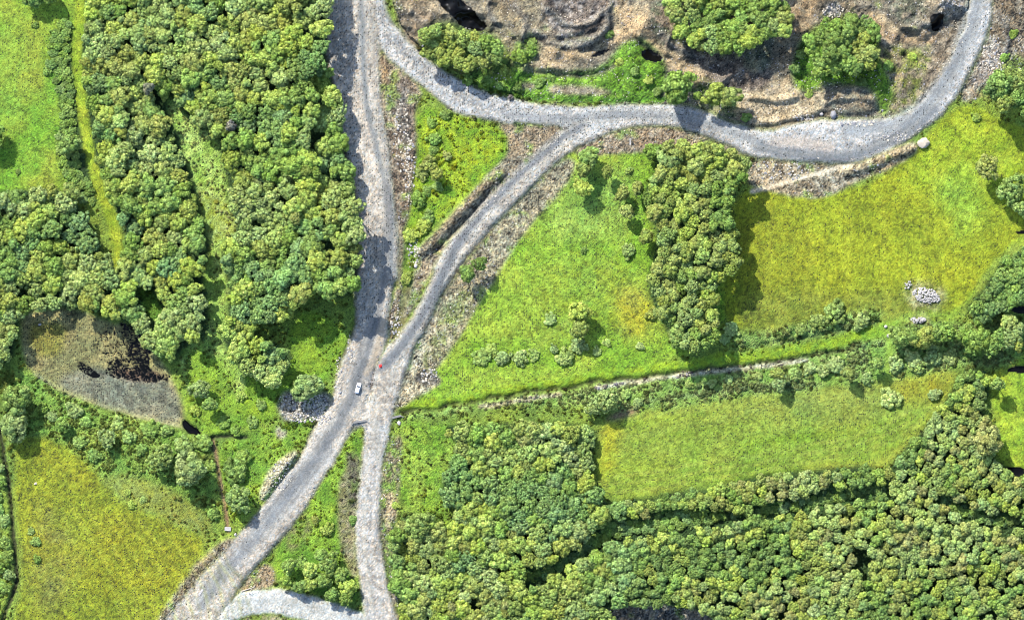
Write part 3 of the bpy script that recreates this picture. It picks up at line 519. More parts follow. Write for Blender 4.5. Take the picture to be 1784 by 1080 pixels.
def mesh_from(name, V, F, colr=None, smooth=True):
    me = bpy.data.meshes.new(name); k = F.shape[1]
    me.vertices.add(len(V)); me.vertices.foreach_set('co', V.astype(np.float32).ravel())
    me.loops.add(F.size); me.loops.foreach_set('vertex_index', F.astype(np.int32).ravel())
    me.polygons.add(len(F)); me.polygons.foreach_set('loop_start', (np.arange(len(F))*k).astype(np.int32))
    if colr is not None:
        a = me.attributes.new('ground_colour', 'FLOAT_COLOR', 'POINT')
        a.data.foreach_set('color', (colr if colr.shape[1] == 4 else np.c_[colr, np.zeros(len(V))]).astype(np.float32).ravel())
    me.update(calc_edges=True)
    me.polygons.foreach_set('use_smooth', np.full(len(F), smooth))
    return me
idx = np.arange(NX*NY).reshape(NY, NX)
Vall = np.stack([GX, GY, HT], -1).reshape(-1, 3); Call = np.concatenate([CM, SPK[..., None]], -1).reshape(-1, 4)
LC = LAB[:-1, :-1]
Q4 = np.stack([idx[1:, :-1], idx[1:, 1:], idx[:-1, 1:], idx[:-1, :-1]], -1)
RL = {L_nwm: 'bright green meadow west of the narrow grass strip', L_cm: 'rough green meadow between the diagonal road and the middle wood',
 L_ef: 'large olive and yellow-green hay field in the east', L_sef: 'long mown field below the sand path', L_swf: 'ochre yellow hay field in the south-west corner',
 L_rf: 'bright green field at the east edge', L_ra: 'broad grey gravel road running from north to south-west', L_rb: 'grey gravel road curving across the north-east',
 L_rc: 'diagonal grey road joining the curve to the junction', L_rd: 'straight pale gravel road running south from the junction', L_re: 'pale gravel loop road at the bottom',
 L_ff: 'dark green forest floor', L_q: 'bare brown and tan quarry ground', L_mud: 'brown dried mud of the pond', L_wat: 'dark water left in the pond', L_gap: 'black patches filling gaps in the survey', L_path: 'pale sandy path',
 L_ditch: 'dark drainage ditches', L_bank: 'raised earth banks beside the roads', L_ver: 'stony brown verges beside the roads', L_gl: 'pale grassy glade in the north-west wood', L_st: 'narrow yellow-green strip along the wood', 0: 'rough green grassland'}
for li, (nm, mt) in enumerate(LABELS):
    m = LC == li
    if not m.any(): continue
    F = Q4[m]; u, inv = np.unique(F, return_inverse=True)
    o = link(nm, mesh_from(nm, Vall[u], inv.reshape(F.shape), Call[u], smooth=(nm in ('road', 'water'))), None, mt)
    tag(o, RL.get(li), None, None, 'structure')
# surrounding land out to the horizon
x0, x1 = GX.min(), GX.max(); y0, y1 = GY.min(), GY.max()
def axis(a, b, n=14):
    far = 4200
    left = a-(np.linspace(1, 0, n)[:-1]**2.2)*(far+a if a > 0 else far-abs(a)); right = b+(np.linspace(0, 1, n)[1:]**2.2)*(far-b)
    return np.r_[left, np.linspace(a, b, 24), right]
ax, ay = axis(x0, x1), axis(y0, y1)
AX, AY = np.meshgrid(ax, ay); nx, ny = len(ax), len(ay)
t = np.clip((fbm(60, 9, AX, AY, 3)-.5)*2.5+.5, 0, 1)[..., None]
colr = .75*(G_MID*(1-t)+C(140,170,60)*t).reshape(-1, 3)
ii = np.arange(nx*ny).reshape(ny, nx)
F = np.stack([ii[:-1, :-1], ii[:-1, 1:], ii[1:, 1:], ii[1:, :-1]], -1)
cx = (AX[:-1, :-1]+AX[1:, 1:])/2; cy = (AY[:-1, :-1]+AY[1:, 1:])/2
keep = ~((cx > x0) & (cx < x1) & (cy > y0) & (cy < y1))
Z = np.full(AX.shape, -.5)
o = link('land', mesh_from('land', np.stack([AX, AY, Z], -1).reshape(-1, 3), F[keep], colr), None, M_grass)
tag(o, 'green land stretching away to the horizon', None, None, 'structure')

# ------------------------------------------------------------------ foliage
def leafmat():
    m = bpy.data.materials.new('foliage'); m.use_nodes = True; t = m.node_tree; N = t.nodes; L = t.links
    for n in list(N): N.remove(n)
    out = N.new('ShaderNodeOutputMaterial')
    a = N.new('ShaderNodeAttribute'); a.attribute_type = 'INSTANCER'; a.attribute_name = 'tint'
    v = N.new('ShaderNodeAttribute'); v.attribute_name = 'clump'
    geo = N.new('ShaderNodeNewGeometry')
    n1 = N.new('ShaderNodeTexNoise'); n1.inputs['Scale'].default_value = .8; n1.inputs['Detail'].default_value = 3
    L.new(geo.outputs['Position'], n1.inputs['Vector'])
    mr = N.new('ShaderNodeMapRange'); mr.inputs['From Min'].default_value = .3; mr.inputs['From Max'].default_value = .7
    mr.inputs['To Min'].default_value = .75; mr.inputs['To Max'].default_value = 1.25; L.new(n1.outputs[0], mr.inputs[0])
    m1 = N.new('ShaderNodeMix'); m1.data_type = 'RGBA'; m1.blend_type = 'MULTIPLY'; m1.inputs[0].default_value = 1
    L.new(a.outputs['Color'], m1.inputs[6]); L.new(v.outputs['Color'], m1.inputs[7])
    m2 = N.new('ShaderNodeMix'); m2.data_type = 'RGBA'; m2.blend_type = 'MULTIPLY'; m2.inputs[0].default_value = 1
    L.new(m1.outputs[2], m2.inputs[6]); L.new(mr.outputs[0], m2.inputs[7])
    d = N.new('ShaderNodeBsdfDiffuse'); tr = N.new('ShaderNodeBsdfTranslucent'); mix = N.new('ShaderNodeMixShader'); mix.inputs[0].default_value = .30
    L.new(m2.outputs[2], d.inputs[0]); L.new(m2.outputs[2], tr.inputs[0]); L.new(d.outputs[0], mix.inputs[1]); L.new(tr.outputs[0], mix.inputs[2])
    L.new(mix.outputs[0], out.inputs[0]); return m
M_leaf = leafmat()
def simple(name, col, rough=.8, metal=0, noise=.25, ns=4, bump=.2):
    m = bpy.data.materials.new(name); m.use_nodes = True; t = m.node_tree; p = t.nodes['Principled BSDF']
    p.inputs['Roughness'].default_value = rough; p.inputs['Metallic'].default_value = metal
    n = t.nodes.new('ShaderNodeTexNoise'); n.inputs['Scale'].default_value = ns; n.inputs['Detail'].default_value = 4
    tc = t.nodes.new('ShaderNodeNewGeometry'); t.links.new(tc.outputs['Position'], n.inputs['Vector'])
    r = t.nodes.new('ShaderNodeMix'); r.data_type = 'RGBA'; c = np.array(col)
    r.inputs[6].default_value = (*(c*(1-noise)), 1); r.inputs[7].default_value = (*np.minimum(c*(1+noise), .95), 1)
    t.links.new(n.outputs[0], r.inputs[0]); t.links.new(r.outputs[2], p.inputs['Base Color'])
    if bump:
        b = t.nodes.new('ShaderNodeBump'); b.inputs['Strength'].default_value = bump; b.inputs['Distance'].default_value = .1
        t.links.new(n.outputs[0], b.inputs['Height']); t.links.new(b.outputs[0], p.inputs['Normal'])
    return m
M_bark = simple('bark', (.09, .07, .05)); M_rock = simple('pale_rock', (.26, .235, .19), noise=.4); M_stone = simple('grey_stone', (.12, .12, .13), noise=.35)

def ico(sub):
    bm = bmesh.new(); bmesh.ops.create_icosphere(bm, subdivisions=sub, radius=1)
    V = np.array([v.co[:] for v in bm.verts]); F = np.array([[v.index for v in f.verts] for f in bm.faces]); bm.free(); return V, F
IV2, IF2 = ico(2); IV1, IF1 = ico(1)
def crown_mesh(name, seed, nl, lr, zc=1.55, hz=.62, leaves=70, low=False, lf=.085, spread=.74):
    r = np.random.default_rng(seed); Vs = []; Fs = []; Cs = []; n0 = 0
    el = r.uniform(.85, 1.0, 2); pa, pb, pc = r.uniform(0, 6.28, 3)
    lobes = [(0, 0, zc-.12*hz, .55)]
    for k in range(nl):
        t_ = (k+.5)/nl; ph = k*2.39996+r.uniform(-.35, .35)
        zz = 1-1.25*t_; rad = math.sqrt(max(0, 1-zz*zz*(zz > 0)))*spread*r.uniform(.82, 1.1)*(1+.16*math.sin(2*ph+pa)+.13*math.sin(3*ph+pb)+.08*math.sin(5*ph+pc))
        lobes.append((math.cos(ph)*rad*el[0], math.sin(ph)*rad*el[1], zc+zz*hz*r.uniform(.8, 1.08), lr*r.uniform(.72, 1.25)))
    IV, IF = (IV1, IF1) if low else (IV2, IF2)
    for (x, y, z, q) in lobes:
        nv = IV*(1+r.normal(0, .15, (len(IV), 1)))*[1, 1, .85]
        Vs.append(nv*q*.93+[x, y, z]); Fs.append(IF+n0); n0 += len(IV)
        b = r.uniform(.72, 1.22); cc = np.array([b*r.uniform(.93, 1.08), b, b*r.uniform(.85, 1.1)])
        Cs.append(np.tile(cc*.93, (len(IV), 1)))
        m = leaves
        d = r.normal(0, 1, (m, 3)); d[:, 2] = np.abs(d[:, 2])*1.0-.25; d /= np.linalg.norm(d, axis=1)[:, None]
        c = d*[1, 1, .85]*q*r.uniform(.88, 1.3, (m, 1))+[x, y, z]
        n = d+r.normal(0, .28, (m, 3)); n /= np.linalg.norm(n, axis=1)[:, None]
        a = np.cross(n, r.normal(0, 1, (m, 3))); a /= np.linalg.norm(a, axis=1)[:, None]; bb = np.cross(n, a)
        s = lf*r.uniform(.6, 1.4, (m, 1))
        tri = np.stack([c+a*s, c-a*s*.6+bb*s*.9, c-a*s*.6-bb*s*.9], 1).reshape(-1, 3)
        Vs.append(tri); Fs.append(np.arange(3*m).reshape(-1, 3)+n0); n0 += 3*m
        Cs.append(np.repeat(cc*r.uniform(.55, 1.55, (m, 1)), 3, axis=0))
    me = mesh_from(name, np.vstack(Vs), np.vstack(Fs), None, False)
    a = me.attributes.new('clump', 'FLOAT_COLOR', 'POINT'); Cv = np.vstack(Cs)
    a.data.foreach_set('color', np.c_[Cv, np.ones(len(Cv))].astype(np.float32).ravel())
    me.materials.append(M_leaf); return me
def trunk_mesh(name, seed, zt=1.5):
    r = random.Random(seed); bm = bmesh.new()
    def limb(p, q, r0, r1, n=6):
        p, q = Vector(p), Vector(q); d = (q-p).normalized(); a = d.orthogonal().normalized(); b = d.cross(a); rings = []
        for c, rr in ((p, r0), ((p+q)/2+a*.03, (r0+r1)/2), (q, r1)):
            rings.append([bm.verts.new(c+(a*math.cos(i*2*math.pi/n)+b*math.sin(i*2*math.pi/n))*rr) for i in range(n)])
        for u, v in zip(rings[:-1], rings[1:]):
            for i in range(n): bm.faces.new((u[i], u[(i+1) % n], v[(i+1) % n], v[i]))
    limb((0, 0, -.05), (0.03, 0, zt*.75), .075, .05)
    for k in range(5):
        a = k*1.26+r.uniform(-.3, .3); limb((0.02, 0, zt*(.5+.05*k)), (math.cos(a)*.5, math.sin(a)*.5, zt*(.85+.03*k)), .035, .012, 5)
    me = bpy.data.meshes.new(name); bm.to_mesh(me); bm.free(); me.materials.append(M_bark); return me
BIG = [crown_mesh('crown', 100+k, 38+3*(k % 3), .215, leaves=64, hz=.55, lf=.07, spread=.82) for k in range(7)]
FIN = [crown_mesh('crown', 250+k, 64, .155, leaves=34, hz=.5, lf=.06, spread=.85, low=True) for k in range(5)]
SML = [crown_mesh('crown', 200+k, 20, .28, zc=1.65, hz=.62, leaves=80, lf=.09, spread=.72) for k in range(5)]
BSH = [crown_mesh('bush', 300+k, 34, .2, zc=.3, hz=.42, leaves=46, lf=.09, spread=.85) for k in range(6)]
TRK = trunk_mesh('trunk', 3, 1.5)
TINT = {'mid-green': (.082, .135, .034), 'olive': (.125, .142, .040), 'yellow-green': (.150, .190, .040), 'grey-green': (.115, .160, .056),
        'dark green': (.055, .095, .032), 'blue-green': (.078, .138, .055), 'pale green': (.150, .195, .072), 'ash-grey': (.115, .115, .09), 'brownish green': (.130, .130, .052)}
TK = 1.5
_mt = (.110, .152, .034)
TINT = {k: (v if k == 'ash-grey' else tuple(a*.65+b*.35 for a, b in zip(v, _mt))) for k, v in TINT.items()}
items = []
BK = []      # (x, y, r) already taken
def inw(poly):
    pp = smooth_poly(poly, 1); return pp
def pin(pp, x, y):
    c = False; n = len(pp); j = n-1
    for i in range(n):
        if (pp[i][1] > y) != (pp[j][1] > y) and x < (pp[j][0]-pp[i][0])*(y-pp[i][1])/(pp[j][1]-pp[i][1])+pp[i][0]: c = not c
        j = i
    return c
NF = lambda x, y, s, k: float(fbm(s, k, np.array([[x*S]]), np.array([[y*S]]), 2)[0, 0])
grid = {}
def free(x, y, d):
    gx, gy = int(x//30), int(y//30)
    for i in (-1, 0, 1):
        for j in (-1, 0, 1):
            for (a, b, c) in grid.get((gx+i, gy+j), ()):
                if (a-x)**2+(b-y)**2 < (d(c))**2: return False
    return True
def take(x, y, r): grid.setdefault((int(x//30), int(y//30)), []).append((x, y, r)); 
def fill(poly, rmin, rmax, hues, wood, kindf, tries, tall=1.0, avoid=(), edge=6, gap=.69, density=None):
    pp = inw(poly); a = np.array(pp); bx0, by0 = a.min(0); bx1, by1 = a.max(0)
    bx0 = max(bx0, -56); by0 = max(by0, -56); bx1 = min(bx1, 1840); by1 = min(by1, 1136)
    av = [inw(q) for q in avoid]
    for ph, (lo, hi) in enumerate(((.6, 1), (.3, .7), (0, .4))):
        for _ in range(tries):
            x = random.uniform(bx0, bx1); y = random.uniform(by0, by1)
            if not pin(pp, x, y): continue
            r = rmin+(rmax-rmin)*random.uniform(lo, hi)
            if wood in ('nw', 'south', 'mid') and NF(x, y, 7, 333) < (.235 if wood == 'nw' else .2): continue
            if any(pin(q, x+dx*r*.9, y+dy*r*.9) for q in av for dx, dy in ((0, 0), (1, 0), (-1, 0), (0, 1), (0, -1))): continue
            # keep crowns roughly inside the wood's outline
            e = edge/ r if r else 0
            if not all(pin(pp, x+dx*r*.55, y+dy*r*.55) for dx, dy in ((1, 0), (-1, 0), (0, 1), (0, -1))): continue
            if not free(x, y, lambda c: (c+r)*gap): continue
            take(x, y, r)
            n = NF(x, y, 16, 900)+random.gauss(0, .07)
            hue = hues[min(len(hues)-1, max(0, int((n-.25)/.5*len(hues))))]
            items.append(dict(x=x, y=y, r=r, hue=hue, kind=kindf(r, x, y), wood=wood, tall=tall*random.uniform(.85, 1.12)))
BT = 'broadleaf_tree'; YT = 'young_tree'; BU = 'bush'

# trees and bushes that stand apart: x, y, radius, hue, kind, place
solo = []
def add(place, kind, rows, tall=1.0):
    for x, y, r, h in rows:
        take(x, y, r); items.append(dict(x=x, y=y, r=r, hue=h, kind=kind, place=place, tall=tall, solo=True))
H = {'a': 'ash-grey', 'm': 'mid-green', 'o': 'olive', 'y': 'yellow-green', 'g': 'grey-green', 'd': 'dark green', 'b': 'blue-green', 'p': 'pale green', 'r': 'brownish green'}
def rows(s): return [(float(a), float(b), float(c), H[d]) for a, b, c, d in (q.split(',') for q in s.split())]
add('at the top left corner of the central meadow', BT, rows('1025,275,17,m 1016,296,14,o 1014,329,14,y'), .9)
add('in the upper half of the central meadow', BT, rows('1058,300,10,o 1084,338,12,o 1110,328,10,o 1130,347,11,m 1092,369,12,o 1125,413,13,o 1137,265,15,m 1096,300,8,g'), .8)
add('in the middle of the central meadow', BU, rows('1017,436,6,m 1095,437,12,g 1135,547,10,o 1057,597,7,p 1115,603,7,p'))
add('by itself in the lower central meadow', BT, rows('1009,543,17,y 1010,571,16,o'), 1.0)
add('in the lower left of the central meadow', BU, rows('959,556,10,p 965,608,8,p 1009,602,13,p 985,622,15,g 906,624,12,g 876,623,13,g 856,610,10,y 839,622,14,g 930,618,10,p 1040,612,8,p'), )
add('on the stony slope beside the diagonal road', BT, rows('814,477,13,d 836,460,13,d'), 1.1)
add('below the middle wood beside the drain', BU, rows('1275,573,12,p 1262,590,9,g'))
add('in the grassy triangle left of the diagonal road', BU, rows('756,243,11,m 779,272,8,o 746,287,14,o 736,302,12,o 729,347,13,m 762,325,9,m 744,332,9,d 755,262,8,d 716,410,13,y 739,393,12,y 746,378,10,m 708,485,10,y 776,200,9,m 752,215,8,m'))
add('round crown in the grassy triangle left of the diagonal road', BT, rows('761,303,11,o'), .7)
add('beside the grey shingle west of the junction', BT, rows('536,673,22,g'), .55)
add('in the southern triangle between the two roads', BU, rows('571,922,11,y 526,980,9,m 549,905,7,o'))
add('in the clump at the foot of the southern triangle', BT, rows('504,985,12,m 499,1010,10,m 524,1020,12,m 541,993,13,y 563,1010,14,m 573,980,17,g 541,1017,11,y 579,1035,12,m 606,1023,14,y 603,1041,11,m 594,1001,13,m 560,965,11,m'), .7)
add('in the scrub south of the pond', BT, rows('28,737,24,g 30,697,24,m 283,797,20,g 333,816,28,g 417,868,22,g 188,763,15,g 110,740,13,m'), .6)
add('in the scrub south of the pond', BU, rows('165,793,11,m 263,747,14,m 290,750,10,g 353,770,14,m 247,783,10,m 240,817,9,m 410,820,18,m 422,798,14,m 372,893,11,m 367,810,9,m 140,770,12,g 130,715,14,g 150,735,11,m 225,760,11,g 205,738,11,g 75,712,9,m 320,775,14,g 90,725,9,g'))
add('at the edge of the ochre field', BU, rows('223,858,6,y 230,880,7,y 63,943,8,m 65,973,7,m 55,925,6,g 250,870,6,g'))
add('on the bank left of the long ditch', BU, rows('-6,890,13,m 7,905,11,g 8,945,12,m 12,968,11,m 0,985,13,m 16,1000,10,g 5,1025,12,m -12,930,12,g 2,840,9,m 0,815,8,g -4,865,10,m -14,1050,14,m'))
add('in the clearing east of the pond', BT, rows('350,678,16,g 368,703,11,m 13,620,10,g'), .8)
add('in the clearing east of the pond', BU, rows('340,715,9,y 390,735,10,m 440,735,9,m 455,705,9,m 420,690,8,y 410,750,8,m'))
add('alone beside the sand path', BT, rows('1353,651,11,o 1356,667,13,p 1476,651,11,o 1525,633,11,m'), .9)
add('on the hedge strip beside the sand path', BU, rows('1551,693,17,p 1628,687,11,p 1455,637,15,p 1435,645,13,p 1112,700,8,g 1090,688,9,g 1455,543,18,g 1500,560,14,g 1425,560,13,g 1395,575,11,g 1590,625,15,p 1625,620,15,p 1655,622,13,p 1560,635,13,p 1510,660,10,g 1320,655,8,p 1240,668,8,p 1200,670,7,p 1270,662,8,g 1600,640,11,g 1385,650,12,p 1410,642,12,p'))
add('where the path meets the south wood', BT, rows('1055,697,20,p 1032,712,12,p'), .6)
add('in the row below the rock piles', BT, rows('1567,587,18,m 1588,583,12,m 1606,588,19,o 1628,580,11,m 1645,579,17,m 1701,590,24,m 1682,586,16,m 1722,600,17,m 1756,590,16,g 1738,585,13,m'), 1.0)
add('in the hedge at the east edge', BT, rows('1754,560,14,p 1770,575,12,g 1770,600,10,o'), .8)
add('big round crown at the edge of the east field', BT, rows('1716,293,20,o 1758,333,25,g 1775,365,12,g'), 1.3)
add('beside the rubble at the top right corner', BT, rows('1740,150,24,d 1765,145,20,g 1745,183,16,o 1768,172,18,m 1722,158,12,d 1783,195,14,m'), 1.7)
add('just above the curving road', BT, rows('1180,152,27,m 1243,168,19,o 1270,170,18,o'), 1.35)
add('at the eastern edge of the south wood', BT, rows('1718,762,25,r 1735,668,11,g'), 1.1)
add('at the edge of the north-west meadow', BT, rows('62,-4,20,m 88,-8,14,m -12,243,20,m 93,336,12,o 127,334,13,o 122,253,17,m 30,345,14,m'), .9)
add('on the north-west meadow', BU, rows('62,45,6,d 88,80,6,m 90,113,10,d 82,125,7,m 107,135,7,m 32,300,5,d'))
add('on the pale verge of the straight south road', BT, rows('729,915,24,g 693,930,13,m 722,948,12,o 738,985,12,o 693,1018,15,m'), .8)
add('in the quarry grass', BU, rows('815,140,9,m 850,140,10,d 880,125,10,y 905,100,12,m 925,92,10,m 940,145,9,m 960,135,8,m 1080,110,8,y 1105,125,8,m 1130,140,8,y 1145,160,8,m 1300,205,8,m 1215,165,8,m 1385,120,9,d 1545,115,9,m 1590,100,8,y 1500,145,9,d 1060,60,8,d 1410,165,7,y 1395,95,8,m 900,152,8,d 870,150,8,m 925,75,9,g 1765,60,8,m 1750,100,8,m 1700,205,8,y'))
add('beside the straight south road', BU, rows('690,880,7,y 700,955,9,y 712,970,10,y 705,990,9,m 615,905,8,m'))

add('leafless and dead among the green crowns of the north-west wood', BT, rows('405,221,9,a 262,156,9,a '), 1.2)
# the woods
LANE = [(132,-60),(150,-60),(150,40),(142,92),(146,140),(154,200),(168,280),(188,340),(205,380),(219,440),(206,468),(196,444),(184,385),(168,345),(147,285),(135,205),(128,140),(122,90),(131,40)]
HA = ['blue-green', 'dark green', 'mid-green', 'yellow-green', 'mid-green', 'olive', 'grey-green', 'yellow-green', 'brownish green']
kf = lambda r, x, y: BT if r > 10.5 else YT
GLs = GL
fill(W_NW, 7.5, 19.5, ['blue-green', 'mid-green', 'yellow-green', 'mid-green', 'yellow-green', 'olive', 'grey-green', 'pale green'], 'nw', lambda r, x, y: BT, 9000, 1.05, avoid=[GL, LANE, [(240,505),(262,498),(290,560),(262,560),(245,530)]])
fill([(80,70),(120,20),(128,60),(132,120),(146,220),(162,300),(172,360),(130,350),(110,300),(96,250),(110,200),(95,150)], 5, 9, ['dark green', 'mid-green', 'mid-green', 'grey-green'], 'hedge', lambda r, x, y: BU, 1500, .8, edge=2, avoid=[LANE])
fill(W_C, 8, 14, ['mid-green', 'olive', 'grey-green', 'olive', 'yellow-green'], 'mid', lambda r, x, y: BT, 2500)
fill(W_N, 9, 15, ['mid-green', 'grey-green', 'olive', 'yellow-green'], 'north', lambda r, x, y: BT, 1500)
fill(W_P, 9, 15, ['dark green', 'mid-green', 'mid-green', 'olive'], 'quarry', lambda r, x, y: BT, 1200)
fill(W_B, 9, 14, ['mid-green', 'grey-green', 'olive'], 'curve', lambda r, x, y: BT, 1200, .8)
fill(W_E, 8, 13, ['mid-green', 'dark green', 'grey-green'], 'east', lambda r, x, y: BT, 1200, .8)
SLANE = [(905,1000),(960,985),(1010,950),(1040,920),(1070,905),(1130,905),(1170,885),(1270,890),(1300,900),(1170,925),(1080,930),(1020,965),(960,1005),(910,1020)]
SL2 = [(1300,890),(1395,870),(1480,850),(1550,845),(1540,858),(1490,868),(1400,888),(1320,900)]
SL3 = [(1640,862),(1700,890),(1750,905),(1784,890),(1784,905),(1750,920),(1690,905),(1640,878)]
for _lp in (SLANE, SL2, SL3): fill(_lp, 5, 9.5, ['dark green', 'mid-green', 'blue-green', 'mid-green'], 'lane', lambda r, x, y: BU, 2500, .6, edge=2, gap=.72)
def yk(r, x, y): return YT if (x > 1080 and y > 870) else BT
fill([p if p[0] < 1100 else p for p in [(770,745),(800,738),(880,740),(960,735),(1030,745),(1042,753),(1032,787),(1025,843),(1059,880),(1079,873),(1100,885),(1100,1050),(1055,1066),(1050,1150),(700,1150),(699,1053),(688,1037),(680,1020),(688,1000),(681,970),(681,940),(690,915),(715,893),(755,905),(783,920),(796,887),(783,880),(766,853),(780,812),(800,780)]],
     10, 18, ['blue-green', 'mid-green', 'grey-green', 'yellow-green', 'olive', 'pale green'], 'south', yk, 6000, .85, avoid=[SLANE])
fill(W_S, 7, 11.5, ['dark green', 'mid-green', 'yellow-green', 'olive', 'grey-green', 'brownish green', 'pale green'], 'south', yk, 11000, 1.15, avoid=[SLANE, SL2, SL3])

# keep trees off the roads
def lab_at(x, y): return LAB[int(min(max((y+MG)/STEP, 0), NY-1)), int(min(max((x+MG)/STEP, 0), NX-1))]
roads = {L_ra, L_rb, L_rc, L_rd, L_re}
items = [i for i in items if lab_at(i['x'], i['y']) not in roads]
def inview(i): return -8 < i['x'] < 1792 and -8 < i['y'] < 1088
rest = []
for kind in (BT, YT):
    k = [i for i in items if i['kind'] == kind]
    k.sort(key=lambda i: (not i.get('solo', False), not inview(i), -i['r']))
    rest += k[300:]
restid = {id(i) for i in rest}
indiv = [i for i in items if id(i) not in restid and (inview(i) or i.get('solo'))]
rest += [i for i in items if id(i) not in restid and not (inview(i) or i.get('solo'))]

# labels: look first, then the place, then the order among look-alikes
WN_ = {'nw': ('north-west wood', W_NW), 'mid': ('middle wood', W_C), 'north': ('wood at the top edge', W_N), 'quarry': ('quarry copse', W_P),
       'curve': ('thicket inside the road curve', W_B), 'east': ('hedge wood at the east edge', W_E), 'south': ('south wood', W_S), 'hedge': ('hedge beside the narrow grass strip', W_H), 'lane': ('dark lane through the south wood', W_S)}
def place_of(i):
    if 'place' in i: return i['place']
    nm, poly = WN_[i['wood']]; x, y = i['x'], i['y']
    if i['wood'] == 'nw':
        if x > 560 and y < 520: return 'on the road edge of the north-west wood'
        if y > 540 and x < 320: return 'above the pond in the north-west wood'
        if y > 540: return 'in the spur below the north-west wood'
        if 280 < x < 440 and 170 < y < 560: return 'beside the pale glade in the north-west wood'
        v = 'upper' if y < 180 else ('middle' if y < 360 else 'lower'); h = 'left' if x < 300 else 'right'
        return f'in the {v} {h} of the north-west wood'
    if i['wood'] == 'south':
        if x < 860: return 'on the west side of the south wood'
        if y < 860 and x < 1060: return 'left of the mown field in the south wood'
        if x > 1550 and y < 860: return 'right of the mown field in the south wood'
        if y < 905: return 'under the mown field in the south wood'
        h = 'left' if x < 1150 else ('centre' if x < 1450 else 'right'); v = 'middle' if y < 990 else 'bottom'
        return f'at the {v} {h} of the south wood'
    if i['wood'] == 'mid': return f"in the {'upper' if y < 370 else ('centre' if y < 490 else 'lower')} part of the middle wood"
    return 'in the '+nm
def size_of(i):
    r = i['r']
    if i['kind'] == BU: return 'large' if r > 12 else ('small' if r < 8 else 'medium')
    if i['kind'] == YT: return 'slender' if r < 8.2 else 'sturdy'
    return 'large' if r > 15 else ('small' if r < 11.5 else 'medium')
ORD = ['', 'second', 'third', 'fourth', 'fifth', 'sixth', 'seventh', 'eighth', 'ninth', 'tenth', 'eleventh', 'twelfth', 'thirteenth', 'fourteenth', 'fifteenth', 'sixteenth', 'seventeenth', 'eighteenth']
NOUN = {BT: 'tree', YT: 'young tree', BU: 'bush'}
gr = {}
for i in indiv:
    b = f"{size_of(i)} {i['hue']} {NOUN[i['kind']]} {place_of(i)}"; gr.setdefault(b, []).append(i)
for b, l in gr.items():
    l.sort(key=lambda i: i['y'])
    for k, i in enumerate(l):
        if len(l) == 1: i['label'] = b
        elif k == 0: i['label'] = b+', northernmost one'
        elif k == len(l)-1: i['label'] = b+', southernmost one'
        else: i['label'] = b+f", {ORD[k] if k < len(ORD) else str(k+1)+'th'} from north"
GRP = {BT: 'broadleaf trees of the woods and meadows', YT: 'young trees crowded in the south wood', BU: 'bushes on the meadows and verges'}
TOPS = {'nw': 17, 'mid': 16.5, 'north': 11, 'quarry': 11.5, 'curve': 11.5, 'east': 8.5, 'south': 9.0, 'hedge': 3.2, 'lane': 3.5}
def shape_of(i):
    # radius, vertical scale, height of the crown above its own mesh position (in tree units)
    r = i['r']*S*1.14; rz = r*random.uniform(.8, 1.0)
    top = 9.5*i['tall'] if 'place' in i else TOPS[i['wood']]*random.uniform(.88, 1.1)
    if i.get('wood') == 'south' and i['x'] < 900: top *= .75
    if i.get('wood') == 'south' and i['x'] > 1000 and i['y'] < 905: top *= .6
    if i.get('wood') == 'nw' and i['x'] < 500:
        top *= .66
        if i['x'] < 330: top *= .85
        if 230 < i['x'] < 350 and 140 < i['y'] < 420: top *= .5
        if 100 < i['x'] < 150: top *= .5
    if i.get('wood') == 'nw' and i['x'] > 555 and 90 < i['y'] < 350: top *= .68
    if i.get('wood') == 'nw' and i['x'] > 555 and i['y'] > 360: top *= 1.15
    if 'place' in i and i['tall'] >= .8: rz = max(rz, top*.36)
    top = max(top, 1.7*rz); return r, rz, top/rz-2.15
SOFT = ('grey-green', 'pale green', 'blue-green')
def proto_of(i):
    if i['kind'] == BT and i['r'] > 10: return random.choice(FIN if random.random() < (.75 if i['hue'] in SOFT else .18) else BIG)
    return random.choice(SML if random.random() < .75 else FIN)
def tint_of(i):
    v = random.uniform(.86, 1.16); t = TINT[i['hue']]
    return [t[0]*TK*v*random.uniform(.95, 1.06), t[1]*TK*v, t[2]*TK*v*random.uniform(.85, 1.15)]
for i in indiv:
    X, Y = W(i['x'], i['y']); r = i['r']*S*1.12; z = hgt(i['x'], i['y'])-.08
    if i['kind'] == BU:
        o = bpy.data.objects.new('bush', random.choice(BSH)); COL.objects.link(o)
        o.location = (X, Y, z); o.scale = (r, r*random.uniform(.85, 1.1), r*random.uniform(.5, .85)); o.rotation_euler = (0, 0, random.uniform(0, 6.28)); o['tint'] = tint_of(i)
        tag(o, i['label'], 'bush', GRP[BU]); continue
    e = empty(i['kind'], (X, Y, z), random.uniform(0, 6.28))
    r, rz, up = shape_of(i); e.scale = (r, r*random.uniform(.85, 1.12), rz)
    tr = bpy.data.objects.new('trunk', TRK); COL.objects.link(tr); tr.parent = e; tr.scale = (1, 1, (1.6+up)/1.5)
    cr = bpy.data.objects.new('crown', proto_of(i)); COL.objects.link(cr); cr.parent = e; cr['tint'] = tint_of(i); cr.location.z = up
    tag(e, i['label'], 'tree' if i['kind'] == BT else 'young tree', GRP[i['kind']])

